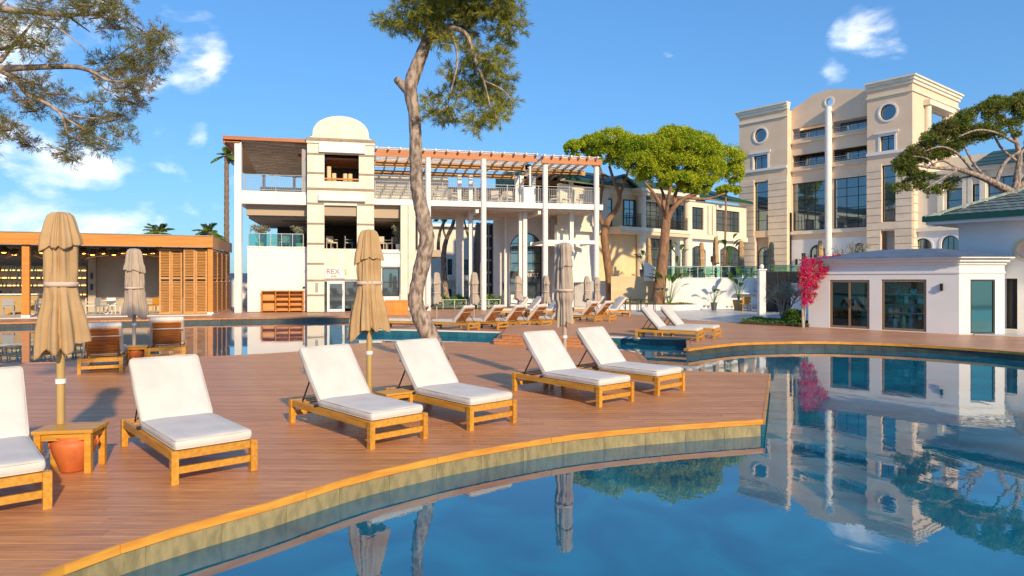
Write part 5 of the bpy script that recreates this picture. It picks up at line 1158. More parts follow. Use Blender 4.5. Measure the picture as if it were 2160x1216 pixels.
# --- olive trees
def branchy(lab, name, cat, base, Y, h, spread, nst, leafm, leafn, lsz, bark='barkgrey', zbase=0., seed=1, rtrunk=.05, crownz=(.45, 1)):
    rs = random.Random(seed); g = AT(base[0], base[1], Y); t_ = thing(name, lab, cat, (g.x, g.y, zbase)); mb = MB(); tips = []
    for s_ in range(nst):
        az = 6.28*s_/nst + rs.uniform(-.4, .4); tgt = Vector((math.cos(az)*spread*rs.uniform(.35, .7), math.sin(az)*spread*rs.uniform(.3, .6), h*rs.uniform(.5, .7))); p = [Vector((rs.uniform(-.05, .05), 0, -.02)), tgt*.35+Vector((rs.uniform(-.08, .08), 0, .05)), tgt]
        mb.tube(smooth([tuple(x) for x in p], 4), [rtrunk*(1-.55*i/8) for i in range(9)], 7, True, .1)
        for k in range(5):
            a = tgt*rs.uniform(.7, 1); d = Vector((rs.uniform(-1, 1), rs.uniform(-1, 1), rs.uniform(.2, 1.2))).normalized()*spread*.45; b_ = a+d; b_.z = min(b_.z, h); mb.tube([a, a.lerp(b_, .5)+Vector((0, 0, .04)), b_], [rtrunk*.45, rtrunk*.3, rtrunk*.1], 5, False)
            for q in range(5): c = a.lerp(b_, rs.uniform(.4, 1)); e = c+Vector((rs.uniform(-1, 1), rs.uniform(-1, 1), rs.uniform(-.3, 1)))*spread*.22; mb.tube([c, e], [rtrunk*.14, rtrunk*.06], 4, False); tips.append(tuple(e)); tips.append(tuple(c.lerp(e, .5)))
    mb.build('trunk', M[bark], t_, True); T = np.array(tips); k = leafn//len(T)+1
    C = np.repeat(T, k, 0) + rng.normal(size=(len(T)*k, 3))*spread*.085; D = rng.normal(size=C.shape); link('crown', leafquads(C, D, lsz, lsz*.35, 'crown', M[leafm]), t_); return t_
branchy('small grey branching olive tree in front of the black gate', 'olive_tree', 'tree', (1655, 683), 30.2, 2.05, 1.05, 7, 'olive', 5200, .06, seed=3, rtrunk=.055)
branchy('bare topped olive tree rising behind the pool house roof', 'olive_tree', 'tree', (1796, 600), 35.5, 5.2, 1.25, 6, 'olive', 2600, .10, seed=8, rtrunk=.09)
# --- bougainvillea
g = AT(1697, 690, 27.6); bo = thing('bougainvillea', 'magenta flowering bougainvillea climbing the left corner of the pool house', 'plant', (g.x-.2, g.y-.1, 0)); o_ = bo.location
st_b = MB()
for L_ in ([(1694, 694, 5, 27.7), (1693, 650, 4, 27.7), (1698, 610, 4, 27.7), (1706, 575, 3, 27.6), (1725, 560, 2, 27.5)], [(1695, 694, 4, 27.8), (1699, 640, 3, 27.7), (1694, 590, 3, 27.8), (1712, 550, 2, 27.8)]): limb(st_b, L_, 6)
localise(st_b, bo).build('stem', M['barkgrey'], bo)
cl_ = [(1698, 568, 13), (1704, 585, 15), (1697, 600, 13), (1710, 602, 12), (1718, 590, 10), (1728, 580, 10), (1738, 572, 9), (1744, 568, 6), (1730, 565, 6), (1700, 618, 12), (1707, 628, 11), (1698, 638, 9), (1718, 622, 6), (1716, 553, 9), (1730, 549, 8), (1744, 546, 7), (1700, 552, 9), (1758, 543, 6), (1771, 541, 5), (1690, 580, 7), (1712, 636, 5), (1714, 570, 8), (1690, 596, 5), (1724, 604, 4)]
C = []
for px, py, r_ in cl_:
    c = np.array(AT(px, py, 27.55)) - np.array(o_); s_ = r_*27.5/FPX; k = int(r_*r_*1.7)+12; p = rng.normal(size=(k, 3)); p /= np.linalg.norm(p, axis=1, keepdims=True); C.append(c + p*(rng.random((k, 1))**.6)*s_*1.25)
C = np.concatenate(C); link('flowers', leafquads(C, rng.normal(size=C.shape), .065, .05, 'flowers', M['bougain']), bo)
CG = C[::5] + rng.normal(size=C[::5].shape)*.12; link('leaves', leafquads(CG, rng.normal(size=CG.shape), .07, .04, 'leaves', M['shrub']), bo)
# --- round shrub and bed
g = G(1684, 689); b_ = thing('round_shrub', 'round clipped green shrub at the foot of the pool house corner', 'shrub', (g[0], g[1]+.5, 0))
sm_ = MB(); sm_.cyl(0, 0, 0, .4, .03, 8).build('stem', M['barkgrey'], b_)
p = rng.normal(size=(9000, 3)); p /= np.linalg.norm(p, axis=1, keepdims=True); nz = 1+.12*np.sin(p[:, :1]*7)*np.sin(p[:, 1:2]*6+1)*np.cos(p[:, 2:]*5); P = p*nz*(rng.random((9000, 1))**.35)*np.array([.44, .44, .36]) + np.array([0, 0, .34]); link('foliage', leafquads(P, p+rng.normal(size=p.shape)*.5, .07, .045, 'foliage', M['shrub']), b_)
q = [G(1560, 684), G(1640, 688), G(1705, 691), (13.0, 29.5), (12.6, 31.2), G(1600, 676)]
bd = st(MB().poly(q, .0, .10).build('planting_bed', M['soil']))
def scatter(poly, n, h, sz, m, name, lab, z0=.1, cat='ground cover'):
    xs = [p[0] for p in poly]; ys = [p[1] for p in poly]; out = []
    while len(out) < n:
        x, y = rnd.uniform(min(xs), max(xs)), rnd.uniform(min(ys), max(ys)); c = cross(poly, y)
        if any(c[i] < x < c[i+1] for i in range(0, len(c)-1, 2)): out.append((x, y, z0 + rnd.random()*h*(.6+.4*math.sin(x*3)*math.cos(y*2))))
    P = np.array(out); D = rng.normal(size=P.shape); D[:, 2] = np.abs(D[:, 2])+.4; o = link(name, leafquads(P, D, sz, sz*.4, name, m)); tag(o, lab, cat, kind='stuff'); return o
scatter(q, 3500, .16, .09, M['shrub'], 'ground_cover', 'low green ground cover in the bed by the olive tree')
# hedge in front of the courtyard
hq = [AT(905, 640, 45.5)[:2], AT(1058, 640, 45.5)[:2], AT(1058, 640, 47.)[:2], AT(905, 640, 47.)[:2]]; hq = [tuple(p) for p in hq]
st(MB().poly(hq, 0, .2).build('planting_bed', M['soil'])); scatter(hq, 6000, .75, .22, M['shrub'], 'courtyard_planting', 'low green planting between the tall white columns', .2)
# planter of stone pines
pq = [tuple(AT(x, 650, yy)[:2]) for x, yy in ((1262, 44.2), (1300, 43.8), (1425, 42.6), (1480, 43.4), (1425, 44.9), (1392, 45.2), (1290, 46.4), (1258, 46.5))]
pl = thing('tree_planter', 'low white kerbed planter with dry grass around the stone pine trunks', 'planter', (pq[0][0], pq[0][1], 0))
lp = [(x-pq[0][0], y-pq[0][1]) for x, y in pq]
cx_, cy_ = sum(p[0] for p in lp)/8, sum(p[1] for p in lp)/8; ip = [(cx_+(x-cx_)*.94, cy_+(y-cy_)*.86) for x, y in lp]
MB().poly(lp, .02, .36, [ip]).build('kerb', M['whitetrim'], pl); MB().poly(ip, .02, .3).build('soil', M['soil'], pl)
M['drygrass'] = mat('dry_grass', (.30, .24, .08), .8, var=(.14, .18, .04), vs=3, island=.3, trans=.2)
ipw = [(x+pq[0][0], y+pq[0][1]) for x, y in ip]; scatter(ipw, 5000, .16, .16, M['drygrass'], 'dry_grass', 'dry yellow green grass in the stone pine planter', .3, 'grass')
# broad leaved plants
def strelitzia(lab, px, py, Y, h, n, z0=0., seed=0, pot=None, group=None, potw=.25):
    rs = random.Random(seed); g = AT(px, py, Y); o = thing('broad_leaf_plant', lab, 'plant', (g.x, g.y, z0), 0, group); zb = 0
    if pot: zb = pot[1]; MB().lathe([(potw*.7, 0), (potw, pot[1]*.9), (potw*1.05, pot[1]), (potw*.85, pot[1]), (potw*.8, pot[1]*.8), (.001, pot[1]*.8)], 14).build('pot', M[pot[0]], o, autosm=True)
    for k in range(n):
        az = rs.uniform(0, 6.28); lean = rs.uniform(.1, .55); L_ = h*rs.uniform(.55, .95); tip = Vector((math.cos(az)*lean*L_, math.sin(az)*lean*L_*.8, L_*math.cos(lean)))
        b0 = Vector((0, 0, zb*.85)); s_ = MB(); s_.tube([b0, b0+tip*.5+Vector((0, 0, .05*h)), b0+tip], [.018, .013, .008], 5, False)
        stem_ = s_.build('leaf_stalk', M['shrub'], o); lf = MB(); ll = h*rs.uniform(.32, .45); wd = ll*.22; d = (tip.normalized()+Vector((math.cos(az), math.sin(az), -.1))*.5).normalized(); sd = d.cross(Vector((0, 0, 1))).normalized()
        P = []
        for i in range(7): t = i/6; w__ = wd*math.sin(math.pi*(t*.94+.03))**.7; c = b0+tip+d*ll*t+Vector((0, 0, -.35*ll*t*t)); up = Vector((0, 0, w__*.35)); P += [c-sd*w__+up, c, c+sd*w__+up]
        lf.v = [tuple(p) for p in P]; lf.f = [(3*i+j, 3*i+j+1, 3*i+j+4, 3*i+j+3) for i in range(6) for j in (0, 1)]; lf.build('leaf', M['bigleaf'], o, True)
    return o
strelitzia('tall broad leaved plant growing beside the large stone pine trunk', 1412, 645, 43.6, 2.3, 13, .3, 2)
strelitzia('broad leaved plant in a wicker pot against the white terrace wall', 1558, 652, 42.8, 1.9, 9, .02, 5, ('wicker', .65), potw=.36)
strelitzia('small plant in a grey pot standing alone before the white wall', 1506, 655, 42.5, .95, 8, .02, 6, ('ptone', .5), potw=.2)
strelitzia('broad leaved plant in a tall wicker pot on the terrace beside the large trunk', 1433, 600, 48, 2.0, 7, TZ, 7, ('wicker', 1.0), potw=.38)
strelitzia('broad leaved plant in a tall wicker pot on the terrace before the arched windows', 1537, 600, 47.5, 2.2, 7, TZ, 8, ('wicker', 1.1), potw=.4)
strelitzia('potted plant on the terrace beside the sloping grey parapet', 1357, 600, 47.5, 1.5, 10, TZ, 9, ('ptone', .8), potw=.26)
# ------------------------------------------------ courtyard building behind the columns
f = Frame(AT(890, 600, 60)[:2], AT(1070, 600, 62)[:2]); cb = f.root('courtyard_building', 'shaded beige building with small balcony seen between the white columns', 'building')
Ucb = lambda px: f.U(px); Zcb = lambda px, py: f.Z(px, py)
hs_ = [rect(Ucb(944), Ucb(954), Zcb(950, 580), Zcb(950, 547)), rect(Ucb(945), Ucb(953), Zcb(950, 626), Zcb(950, 610)), rect(Ucb(978), Ucb(1000), Zcb(990, 580), Zcb(990, 548))]
wall(cb, rect(-2, f.len, 0, Zcb(980, 480)), hs_, 0, .3, M['cream'])
for h_ in hs_: window(cb, h_, .1, 1, 1, .06)
MB().box(Ucb(940), f.len, -1.6, -.001, Zcb(970, 592), Zcb(970, 582)).build('balcony_slab', M['cream'], cb); railing(cb, Ucb(958), f.len, -1.5, Zcb(970, 582), .9, M['frame'], .2)
MB().box(-2, f.len, -.5, 6, Zcb(980, 480)+.001, Zcb(980, 480)+.25).build('eave', M['whitetrim'], cb)
Y = 53
for (lab, tr_, br, sp) in (('dark forked pine behind the columns with a sunlit lower trunk', [(945, 645, 14, Y), (938, 600, 12, Y), (936, 540, 11, Y), (942, 505, 9, Y), (955, 475, 8, Y), (962, 440, 5, Y)], [[(936, 545, 9, Y), (925, 530, 8, Y), (928, 490, 6, Y), (938, 465, 4, Y)], [(942, 505, 5, Y), (935, 480, 4, Y), (945, 455, 3, Y)]], [(945, 455, 26, 14), (930, 465, 14, 10)]),
        ('dark slim pine behind the second column pair', [(1008, 645, 12, Y), (1000, 580, 11, Y), (1003, 520, 9, Y), (1008, 470, 7, Y)], [[(1000, 540, 7, Y), (985, 490, 5, Y), (978, 460, 3, Y)]], [(1000, 462, 16, 8)])):
    stone_pine(lab, (tr_[0][0], 645), Y, [tr_], br, sp, 12, 40, .22, 'farleaf', 'bark')
M['pipe'] = mat('cushion_piping', (.60, .56, .51), .85, .1)
# ================================================================ furniture
def make_lounger(lab, group='sun loungers with white cushions on the pool deck', seed=1):
    o = thing('sun_lounger', lab, 'sun lounger', (0, 0, 0), 0, group); T = M['teak']
    Lh, Wh = 1.0, .375
    for sx in (-1, 1):
        for sy in (-1, 1): MB().box(sx*Lh-.035, sx*Lh+.035, sy*Wh-.033, sy*Wh+.033, 0, .315).build('leg', T, o)
    for sy in (-1, 1): MB().box(-Lh+.036, Lh-.036, sy*Wh-.018, sy*Wh+.018, .225, .31).build('side_rail', T, o)
    for sx in (-1, 1):
        MB().box(sx*Lh-.016, sx*Lh+.016, -Wh+.034, Wh-.034, .235, .312).build('end_rail', T, o)
        MB().box(sx*Lh-.014, sx*Lh+.014, -Wh+.034, Wh-.034, .095, .16).build('stretcher', T, o)
    for i in range(9): x = -.26+i*.14; MB().box(x, x+.075, -Wh+.02, Wh-.02, .285, .305).build('slat', T, o)
    for x in (-.95, -.80): MB().box(x, x+.075, -Wh+.02, Wh-.02, .285, .305).build('slat', T, o)
    rbox(.345, 0, .365, 1.32, .74, .105, .04, bulge=.010, wr=.004, seed=seed).build('seat_cushion', M['cushion'], o, True)
    # backrest hinged at x=-.30
    A = R(48); Mx = Matrix.Translation((-.30, 0, .315)) @ Matrix.Rotation(A, 4, 'Y')   # local -x goes back and up
    fr_ = MB()
    for sy in (-1, 1): fr_.box(-.80, 0, sy*.29-.022, sy*.29+.022, -.018, .018, Mx)
    fr_.box(-.80, -.76, -.268, .268, -.018, .018, Mx); bf = fr_.build('back_frame', M['teakdark'], o)
    for i in range(8): x = -.73+i*.088; MB().box(x, x+.062, -.268, .268, -.008, .012, Mx).build('back_slat', M['teakdark'], o)
    rbox(-.43, 0, .08, .88, .76, .115, .045, bulge=.012, M=Mx, wr=.005, seed=seed+1).build('back_cushion', M['cushion'], o, True)
    def piping(cx, hx, hy, zz_, Mm=None):
        r_ = .045; P = []
        for (sx, sy, a0) in ((1, 1, 0), (-1, 1, 90), (-1, -1, 180), (1, -1, 270)):
            for k in range(4): t = R(a0+k*30); p = Vector((cx+sx*(hx-r_)+r_*math.cos(t), sy*(hy-r_)+r_*math.sin(t), zz_)); P.append(Mm @ p if Mm else p)
        return MB().tube(P+[P[0]], .0055, 5, False).build('piping', M['pipe'], o, True)
    piping(.345, .652, .364, .405); piping(.345, .652, .364, .325); piping(-.43, .432, .372, .125, Mx)
    rbox(-.60, 0, -.024, .035, .72, .01, .004, M=Mx, seed=2).build('strap', M['cushion'], o)
    for sy in (-1, 1): a = Mx @ Vector((-.45, sy*.30, -.02)); MB().bar(a, (-.84, sy*.30, .30), .012, .02).build('prop', M['metal'], o)
    MB().box(-.31, -.27, -Wh-.03, -Wh+.03, .312, .345).build('hinge', M['metal'], o)
    return o
l0 = make_lounger('first'); used = [False]
def lounger(x, y, yaw, lab, z=0., sc=1., group=None):
    o = l0 if not used[0] else dup(l0); used[0] = True
    o.location = (x, y, z); o.rotation_euler = (0, 0, R(yaw)); o['label'] = lab; o.scale = (sc,)*3
    if group: o['group'] = group
    return o
def by_foot(pl, pr, lab, yaw=None, **k):
    """foot-end leg pixels, left and right"""
    a, b_ = Vector(G(*pl)), Vector(G(*pr)); c = (a+b_)/2; w__ = b_-a; yw = math.degrees(math.atan2(-w__.x, w__.y)) if yaw is None else yaw
    yw = math.degrees(math.atan2(w__.y, w__.x)) - 90 if yaw is None else yaw
    d = Vector((math.cos(R(yw)), math.sin(R(yw)))); c -= d*1.0; return lounger(c.x, c.y, yw, lab, **k)
by_foot((365, 1022), (536, 992), 'front lounger on the left, just right of the small table with the terracotta pot', -48.5)
by_foot((-110, 1110), (70, 1078), 'lounger cut off by the left edge of the photo', -49)
by_foot((780, 948), (897, 925), 'middle lounger left of the small table under the closed ochre parasol', -46.5)
by_foot((992, 908), (1083, 892), 'middle lounger just in front of the bent pine trunk', -48)
by_foot((1265, 860), (1330, 846), 'lounger right behind the closed parasol in the middle, left one of its pair', -50)
by_foot((1385, 837), (1440, 823), 'right lounger of the middle pair, nearest the wide deck corner', -47)
o = lounger(5.15, 22.3, -29, 'white lounger on the far right deck, left one of the pair by the pool edge')
lounger(6.0, 23.35, -31, 'white lounger on the far right deck, right one of the pair by the pool edge')
lounger(-9.0, 15.1, 116, 'left lounger turned away with slatted back behind the large left parasol')
lounger(-8.72, 17.3, 115, 'right lounger turned away with slatted back, beside the small left parasol')
# far row, seen from behind
gr2_ = 'row of loungers on the far deck behind the blue tiled edge'
row = [(858, 694, 165, 'far lounger partly hidden behind the bent trunk, pointing left'), (956, 697, 148, 'first far lounger right of the bent trunk'), (1020, 695, 146, 'second far lounger right of the bent trunk'), (1066, 694, 146, 'third far lounger right of the bent trunk, seen from behind'),
       (1112, 692, 146, 'fourth far lounger right of the bent trunk, seen from behind'), (1163, 689, 146, 'far lounger directly left of the middle closed parasol'), (1226, 679, 148, 'far lounger just right of the middle closed parasol'), (1256, 678, 148, 'far lounger second to the right of the middle closed parasol')]
for px, py, yw, lab in row: x, y = G(px, py); lounger(x, y+.4, yw, lab, group=gr2_, sc=.92)
gr3_ = 'white loungers standing behind the far row'
for px, py, yw, lab in ((1078, 668, 200, 'raised white lounger behind the far row, leftmost of the back three'), (1110, 667, 200, 'raised white lounger behind the far row, middle of the back three'), (1150, 668, 200, 'raised white lounger behind the far row, next to the middle parasol'), (1285, 668, 200, 'white lounger at the right end of the far row before the small iron tables'), (1240, 664, 200, 'white lounger behind the far row under the two grey parasols')):
    x, y = G(px, py); lounger(x, y, yw, lab, group=gr3_)
# ---------------- side tables with pots
def make_table(lab, pot=True, potlab=None):
    o = thing('side_table', lab, 'side table', (0, 0, 0), 0, 'small teak side tables'); T = M['teak']; hw, hd, h = .28, .21, .44
    for sx in (-1, 1):
        for sy in (-1, 1): MB().box(sx*(hw-.05)-.03, sx*(hw-.05)+.03, sy*(hd-.04)-.03, sy*(hd-.04)+.03, 0, h-.035).build('leg', T, o)
    for sy in (-1, 1): MB().box(-hw+.081, hw-.081, sy*(hd-.04)-.012, sy*(hd-.04)+.012, h-.105, h-.036).build('apron', T, o)
    for sx in (-1, 1): MB().box(sx*(hw-.05)-.012, sx*(hw-.05)+.012, -hd+.071, hd-.071, h-.105, h-.036).build('apron', T, o)
    for i in range(4): y = -hd+i*(2*hd/4); MB().box(-hw, hw, y+.002, y+2*hd/4-.002, h-.034, h).build('top_board', T, o)
    return o
t0 = make_table('small teak side table over a terracotta pot under the large left parasol'); t0.location = (-4.53, 7.02, 0); t0.rotation_euler = (0, 0, R(10))
def table(x, y, yw, lab, sc=1.): o = dup(t0); o.location = (x, y, 0); o.rotation_euler = (0, 0, R(yw)); o['label'] = lab; o.scale = (sc,)*3; return o
table(-1.68, 9.75, 40, 'teak side table between the two middle loungers', .80); table(.95, 12.35, 42, 'teak side table between the right hand middle pair of loungers', .8)
table(-8.95, 16.32, 20, 'teak side table with pot between the two loungers turned away', .85); table(5.35, 23.6, 0, 'teak side table between the two far right white loungers', .8)
def make_pot(lab):
    o = thing('terracotta_pot', lab, 'pot', (0, 0, 0), 0, 'terracotta pots under the side tables')
    MB().lathe([(.001, 0), (.115, 0), (.125, .02), (.19, .2), (.205, .27), (.195, .31), (.17, .325), (.155, .335), (.175, .355), (.165, .362), (.14, .34), (.15, .30), (.15, .1), (.001, .09)], 28).build('body', M['terra'], o, True)
    for sx in (-1, 1): MB().tube([(sx*.15, 0, .335), (sx*.20, 0, .33), (sx*.215, 0, .28), (sx*.2, 0, .24)], .014, 8).build('handle', M['terra'], o, True)
    return o
p0 = make_pot('orange terracotta pot under the table of the large left parasol'); p0.location = (-4.48, 6.98, 0); p0.rotation_euler = (0, 0, .4)
o = dup(p0); o.location = (-9.0, 16.35, 0); o['label'] = 'orange terracotta pot under the table between the two loungers turned away'; o.scale = (.85,)*3
# ---------------- closed parasols
def parasol(lab, x, y, z=0., H=2.65, hem=(.30, 1.30), cap=(.23, 2.33), belt=(.185, 1.90), top=.10, canvas='canvas', pole='polew', seed=1, detail=True, group='closed beige parasols', folds=8, pr=.04):
    o = thing('closed_parasol', lab, 'parasol', (x, y, z), 0, group); rs = random.Random(seed); ph = [rs.uniform(0, 6.28) for _ in range(8)]; fa = [rs.uniform(.7, 1.3) for _ in range(folds)]; skew = [rs.choice((.3, .72, .82, .88)) for _ in range(folds)]; hgt = [rs.uniform(.65, 1.) for _ in range(folds)]
    n = 112 if detail else 40
    pc = MB().cyl(0, 0, 0, H-.03, pr, 14).build('pole', M[pole], o, autosm=True)
    if detail: MB().cyl(0, 0, .86, .91, pr*1.25, 14).build('collar', M['whitepl'], pc); MB().cyl(0, 0, .20, .30, pr*1.6, 14).build('sleeve', M[pole], pc)
    def fold(amp, hemz, drop, tw):
        def fn(r_, zz, t, i):
            s_ = t*folds/6.2832 + tw*(zz-1.6)*.25+ph[1]*.1; k = math.floor(s_) % folds; u = s_ - math.floor(s_)
            e_ = skew[k]; prof = ((u/e_)**.55 if u < e_ else ((1-u)/(1-e_))**.8)*hgt[k] + (1-hgt[k])*.35   # wrapped pleats
            a = amp*max(0., min(1, 1.2-abs(zz-belt[1])*.0)) 
            closeness = min(1., abs(zz-belt[1])/.25+.25)
            rr = r_*(1 - a*closeness*(1-prof)*fa[k] + .10*closeness*math.sin(2*t+ph[2]) + .07*math.sin(3*t+ph[3]+zz*2) + .035*math.sin(17*t+ph[4]+zz*5)*closeness)
            if i <= 5: q_ = 1-i/6; zz = zz - q_*(drop*prof*fa[k] - drop*.7*math.sin(t+ph[5]) - drop*.4*math.sin(3*t+ph[6]))
            return max(.03, rr), zz
        return fn
    hr, hz_ = hem; cr, cz = cap; br_, bz = belt
    lower = [(hr, hz_), (hr*.985, hz_+.03), (hr*.93, hz_+.12), (hr*.84, hz_+.25), (br_*1.12, bz-.15), (br_*1.0, bz-.05), (br_*.96, bz), (br_*1.0, bz+.05), (br_*1.06, bz+.15), (br_*1.06, bz+.28), (cr*.82, cz+.03), (cr*.6, cz+.15), (cr*.4, H-.1)]
    up = [(cr, cz), (cr*.985, cz+.02), (cr*.93, cz+.07), (cr*.82, cz+.14), (top*1.45, H-.09), (top*1.2, H-.03), (top*.8, H), (.012, H+.008)]
    if not detail: pass
    def fine(p):
        if not detail: return p
        out = []
        for i in range(len(p)-1):
            for j in range(3): t = j/3; out.append((p[i][0]+(p[i+1][0]-p[i][0])*t, p[i][1]+(p[i+1][1]-p[i][1])*t))
        return out+[p[-1]]
    c1 = MB().lathe(fine(lower), n, fn=fold(.52, hz_, .10, 1)).build('canopy', M[canvas], o, True)
    c2 = MB().lathe(fine(up), n, fn=fold(.40, cz, .055, .6)).build('vent_cap', M[canvas], o, True)
    for c in (c1, c2): md = c.modifiers.new('thickness', 'SOLIDIFY'); md.thickness = .007; md.offset = -1
    sb = MB().lathe([(br_*.97, bz-.024), (br_*.98, bz), (br_*.97, bz+.024)], 40, fn=lambda r_, zz, t, i: (r_*(1+.10*math.sin(2*t+ph[2])+.07*math.sin(3*t+ph[3]+zz*2)), zz)).build('tie_belt', M['strap'], o, True)
    md = sb.modifiers.new('thickness', 'SOLIDIFY'); md.thickness = .005; md.offset = 1
    if detail:
        rb = MB()
        for k in range(folds): t = 6.2832*k/folds+.2; rb.bar((math.cos(t)*hr*.62, math.sin(t)*hr*.62, hz_+.02), (math.cos(t)*.05, math.sin(t)*.05, bz+.2), .016, .022)
        rb.build('ribs', M['polew'], o)
    return o
x, y = (128-1080)/FPX*7.16, 7.16
parasol('large closed beige parasol at the far left, nearest of all', x, y, seed=3, hem=(.275, 1.30), cap=(.205, 2.33), belt=(.155, 1.90))
parasol('closed golden beige parasol between the two middle loungers', (779-1080)/FPX*9.95, 9.95, H=2.67, hem=(.31, 1.24), cap=(.215, 2.26), belt=(.17, 1.9), seed=8)
parasol('closed grey beige parasol in the middle, left of the deck corner', (1191-1080)/FPX*12.7, 12.7, H=2.63, hem=(.20, 1.22), cap=(.19, 2.24), belt=(.185, 1.75), top=.12, canvas='canvaspale', pole='poleg', seed=15)
parasol('closed grey beige parasol between the two loungers turned away', (283-1080)/FPX*16.25, 16.25, H=2.68, hem=(.33, 1.16), cap=(.27, 2.20), belt=(.23, 1.75), top=.13, canvas='canvaspale', pole='poleg', seed=21)
gp = 'closed parasols along the far lounger rows'
for i, (px, py, Yd, lab) in enumerate(((921, 575, 28.2, 'closed parasol right of the bent trunk, before the first white column gap'), (1000, 575, 29.0, 'closed parasol in front of the second pair of columns'), (1093, 583, 33, 'small closed parasol before the left arched window'), (1152, 582, 30.5, 'closed parasol directly left of the middle near parasol'), (1238, 583, 33, 'closed parasol before the right arched window'), (1259, 585, 34.5, 'rightmost closed parasol of the far row'))):
    parasol(lab, (px-1080)/FPX*Yd, Yd, H=CH+(HY-py)*Yd/FPX, hem=(.26, 1.0), cap=(.21, 1.78), belt=(.17, 1.4), canvas='canvaspale', pole='poleg', seed=30+i, detail=False, group=gp, pr=.03)
gt = 'closed parasols on the raised terrace'
for i, (px, py, Yd, lab) in enumerate(((1368, 503, 46.8, 'closed terrace parasol left of the large stone pine trunk'), (1480, 512, 47, 'closed terrace parasol before the first arched window'), (1510, 500, 47.3, 'tall closed terrace parasol between the arched windows'), (1563, 508, 47.5, 'closed terrace parasol at the left edge of the hotel tower'), (1627, 512, 46, 'closed terrace parasol in front of the hotel arch above the gate'), (1730, 508, 46, 'closed terrace parasol before the white hotel column'))):
    h = CH+(HY-py)*Yd/FPX-TZ; parasol(lab, (px-1080)/FPX*Yd, Yd, z=TZ, H=h, hem=(.30, h-1.85), cap=(.22, h-.5), belt=(.2, h-1.1), canvas='canvas', pole='poleg', seed=50+i, detail=False, group=gt, pr=.035)
# ---------------- chairs and tables far away
def chair(lab, x, y, yw, m='linen', z=0., group=None, sc=1., legm=None):
    o = thing('terrace_chair', lab, 'chair', (x, y, z), R(yw), group); q = M[m]; lm = M[legm] if legm else q
    MB().box(-.25, .25, -.25, .25, .42, .50).build('seat', q, o); MB().box(-.25, -.20, -.25, .25, .52, .88).build('backrest', q, o)
    for sx in (-1, 1):
        for sy in (-1, 1): MB().box(sx*.23-.02, sx*.23+.02, sy*.23-.02, sy*.23+.02, 0, .419).build('leg', lm, o)
    for sy in (-1, 1): MB().box(-.25, .22, sy*.27-.018, sy*.27+.018, .64, .67).build('armrest', lm, o)
    return o
def ctable(lab, x, y, m='linen', z=0., r_=.4, group=None, h=.74):
    o = thing('round_table', lab, 'table', (x, y, z), 0, group); MB().cyl(0, 0, h-.03, h, r_, 20).build('tabletop', M[m], o); MB().cyl(0, 0, .03, h-.031, .035, 8).build('pedestal', M[m], o); MB().cyl(0, 0, 0, .029, r_*.55, 14).build('base', M[m], o); return o
g1 = 'chairs inside the pavilion'
for i, (px, Yd, lab, m) in enumerate(((95, 36.5, 'pale chair behind the large left parasol in the pavilion', 'linen'), (192, 37.5, 'pale chair just right of the large left parasol in the pavilion', 'linen'), (215, 37.0, 'grey chair in the pavilion left of the small parasol', 'greyc'), (240, 38, 'white chair in the pavilion beside the small parasol', 'whitetrim'), (18, 36.0, 'dark grey armchair at the left edge of the pavilion', 'greyc'), (326, 38.2, 'wooden chair in the pavilion next to the shutters', 'teak'))):
    chair(lab, (px-1080)/FPX*Yd, Yd, 30*i, m, .06, g1)
ctable('round pale table inside the pavilion left of the small parasol', (228-1080)/FPX*37.6, 37.6, 'whitetrim', .06); ctable('round pale table inside the pavilion right of the orange post', (75-1080)/FPX*37, 37, 'whitetrim', .06)
g2 = 'chairs on the terrace behind the glass balustrade'
for i, px in enumerate((1440, 1461, 1488, 1503, 1530, 1553, 1575, 1592)):
    Yd = 46.3+.5*(i % 2); chair(('dark' if i % 2 else 'pale') + ' terrace chair behind the glass, ' + ['leftmost of the row', 'second from the left', 'below the first terrace parasol', 'left of the middle parasol', 'beside the tall wicker pot', 'right of the tall wicker pot', 'second from the right', 'rightmost of the row'][i], (px-1080)/FPX*Yd, Yd, 50*i, 'black' if i % 2 else 'linen', TZ, g2)
for i, px in enumerate((1450, 1512, 1564)): Yd = 46.2; ctable(['white terrace table at the left behind the glass', 'white terrace table under the middle terrace parasols', 'white terrace table at the right behind the glass'][i], (px-1080)/FPX*Yd, Yd, 'whitetrim', TZ)
g3 = 'black iron bistro furniture before the stone pines'
for i, px in enumerate((1319, 1337, 1352, 1372)):
    Yd = 41.2; 
    if i in (0, 2): ctable(['left black iron bistro table before the ochre wall', '', 'right black iron bistro table before the ochre wall'][i], (px-1080)/FPX*Yd, Yd, 'metal', .02, .45, g3)
    else: chair(['', 'black iron chair between the two bistro tables', '', 'black iron chair right of the bistro tables'][i], (px-1080)/FPX*Yd, Yd, 180*(i == 3), 'metal', .02, g3)
chair('white wooden armchair beside the pillar under the white wall', (1590-1080)/FPX*41.5, 41.5, 90, 'whitetrim', .02); chair('low brown wooden chair left of the white armchair', (1572-1080)/FPX*41.8, 41.8, 90, 'teak', .02)
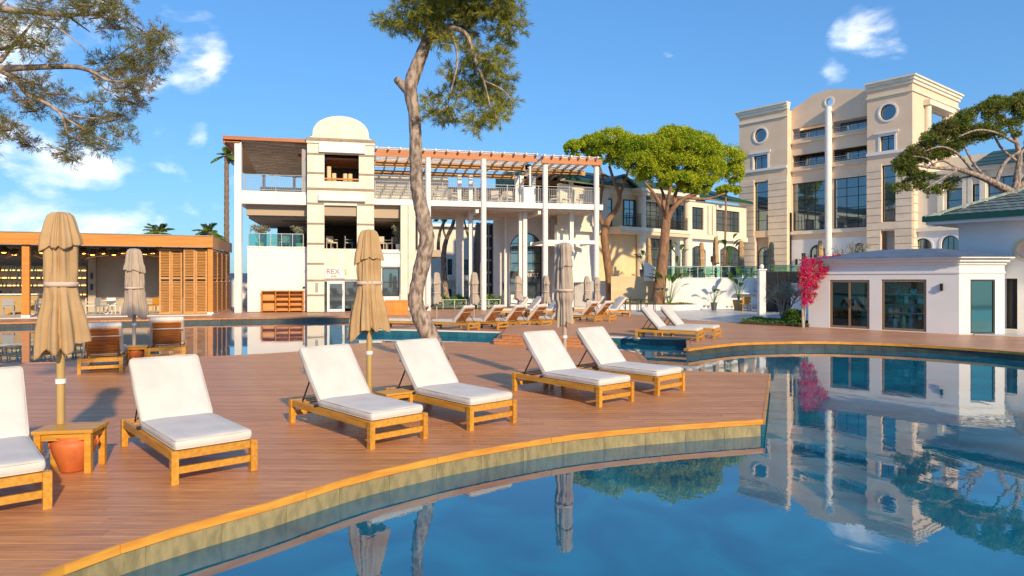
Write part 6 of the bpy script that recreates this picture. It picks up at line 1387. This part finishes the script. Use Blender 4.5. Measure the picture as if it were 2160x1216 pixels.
# furniture on restaurant terraces
g4 = 'pale chairs on the upper roof terrace'
F = FB; zr = zR
for i, px in enumerate((925, 955, 1045, 1070, 1170, 1195, 1225)):
    x, y = F.W(F.U(px, 1.5), 1.5); chair('pale chair on the roof terrace, ' + ['just right of the first tall column', 'left of the thin inner column', 'right of the second tall column', 'between the second column and the solid panel', 'right of the third tall column', 'in the middle of the last railing bay', 'near the right end of the railing'][i], x, y, 40*i, 'linen', zr, g4)
g5 = 'dark lounge chairs on the first floor terrace'
for i, px in enumerate((575, 600, 700, 735, 805, 828)):
    x, y = F.W(F.U(px, 2.2), 2.2); chair('lounge chair on the first floor terrace, ' + ['left end', 'beside the white wall centre', 'left in the tower opening', 'right in the tower opening', 'left of the pot plant near the bent trunk', 'second from the bent trunk'][i], x, y, 60*i+200, 'greyc' if i % 2 else 'linen', z1-.02, g5)
for px, lab in ((548, 'bushy plant on the first floor terrace left end'), (633, 'leafy plant on the first floor terrace beside the tower'), (843, 'leafy plant on the first floor terrace near the bent trunk')):
    x, y = F.W(F.U(px, 1.3), 1.3); branchy(lab, 'potted_shrub', 'plant', (0, 0), 1, 1.45, .55, 5, 'olive', 700, .14, zbase=z1-.02, seed=int(px), rtrunk=.02).location = (x, y, z1+.3)
    MB().cyl(x, y, z1-.01, z1+.34, .22, 12, .26).build('planter_pot', M['whitetrim']); o = [q for q in COL.objects if q.name.startswith('planter_pot')][-1]; tag(o, 'white pot of the ' + lab, 'pot')
a, b_ = F.W(F.U(524, .55), .55), F.W(F.U(640, .55), .55); balustrade('clear glass balustrade on top of the white first floor wall', a, b_, z1+.08, .75, 5)
# bookcase against the white wall
x, y = F.W(F.U(553, .38), .38); wd = F.U(641, .38)-F.U(553, .38); hh = F.Z(600, 615, .38)
bk = thing('open_shelf', 'low open orange timber shelf unit against the white wall', 'shelf', (x, y, 0), F.yaw)
for i in range(4): MB().box(i*(wd-.05)/3, i*(wd-.05)/3+.05, -.4, 0, .02, hh).build('upright', M['orange'], bk)
MB().box(.051, wd-.051, -.02, -.001, .03, hh-.051).build('back_panel', M['louvre'], bk)
MB().box(-.02, wd+.02, -.42, .0, hh+.001, hh+.05).build('top_board', M['orange'], bk)
for i in range(3):
    for j in range(2 if i == 0 else 4): a0 = i*(wd-.05)/3+.052; MB().box(a0, a0+(wd-.05)/3-.054, -.38, -.021, .08+j*(hh/(2 if i == 0 else 4)), .12+j*(hh/(2 if i == 0 else 4))).build('shelf', M['orange'], bk)
c = AT(812, 655, 37.2); d = AT(861, 655, 37.6); f = Frame(c[:2], d[:2]); o = f.root('timber_screen', 'bright orange timber panel screen beside the bent trunk', 'screen')
for i in range(5): MB().box(i*f.len/5, (i+1)*f.len/5-.01, 0, .05, .01, .78).build('board', M['orange'], o)
MB().box(0, f.len, -.02, .07, .781, .82).build('cap', M['louvre'], o); MB().box(f.len-.45, f.len-.42, .1, .14, .82, 1.15).build('frame', M['steel'], o); MB().box(f.len-.03, f.len, .1, .14, .01, 1.15).build('frame', M['steel'], o); MB().box(f.len-.45, f.len, .1, .14, 1.151, 1.18).build('frame', M['steel'], o)
# glass screens between columns
balustrade('low glass screen in front of the green planting between the columns', AT(910, 640, 44.5)[:2], AT(1055, 640, 45.4)[:2], .05, .55, 6)
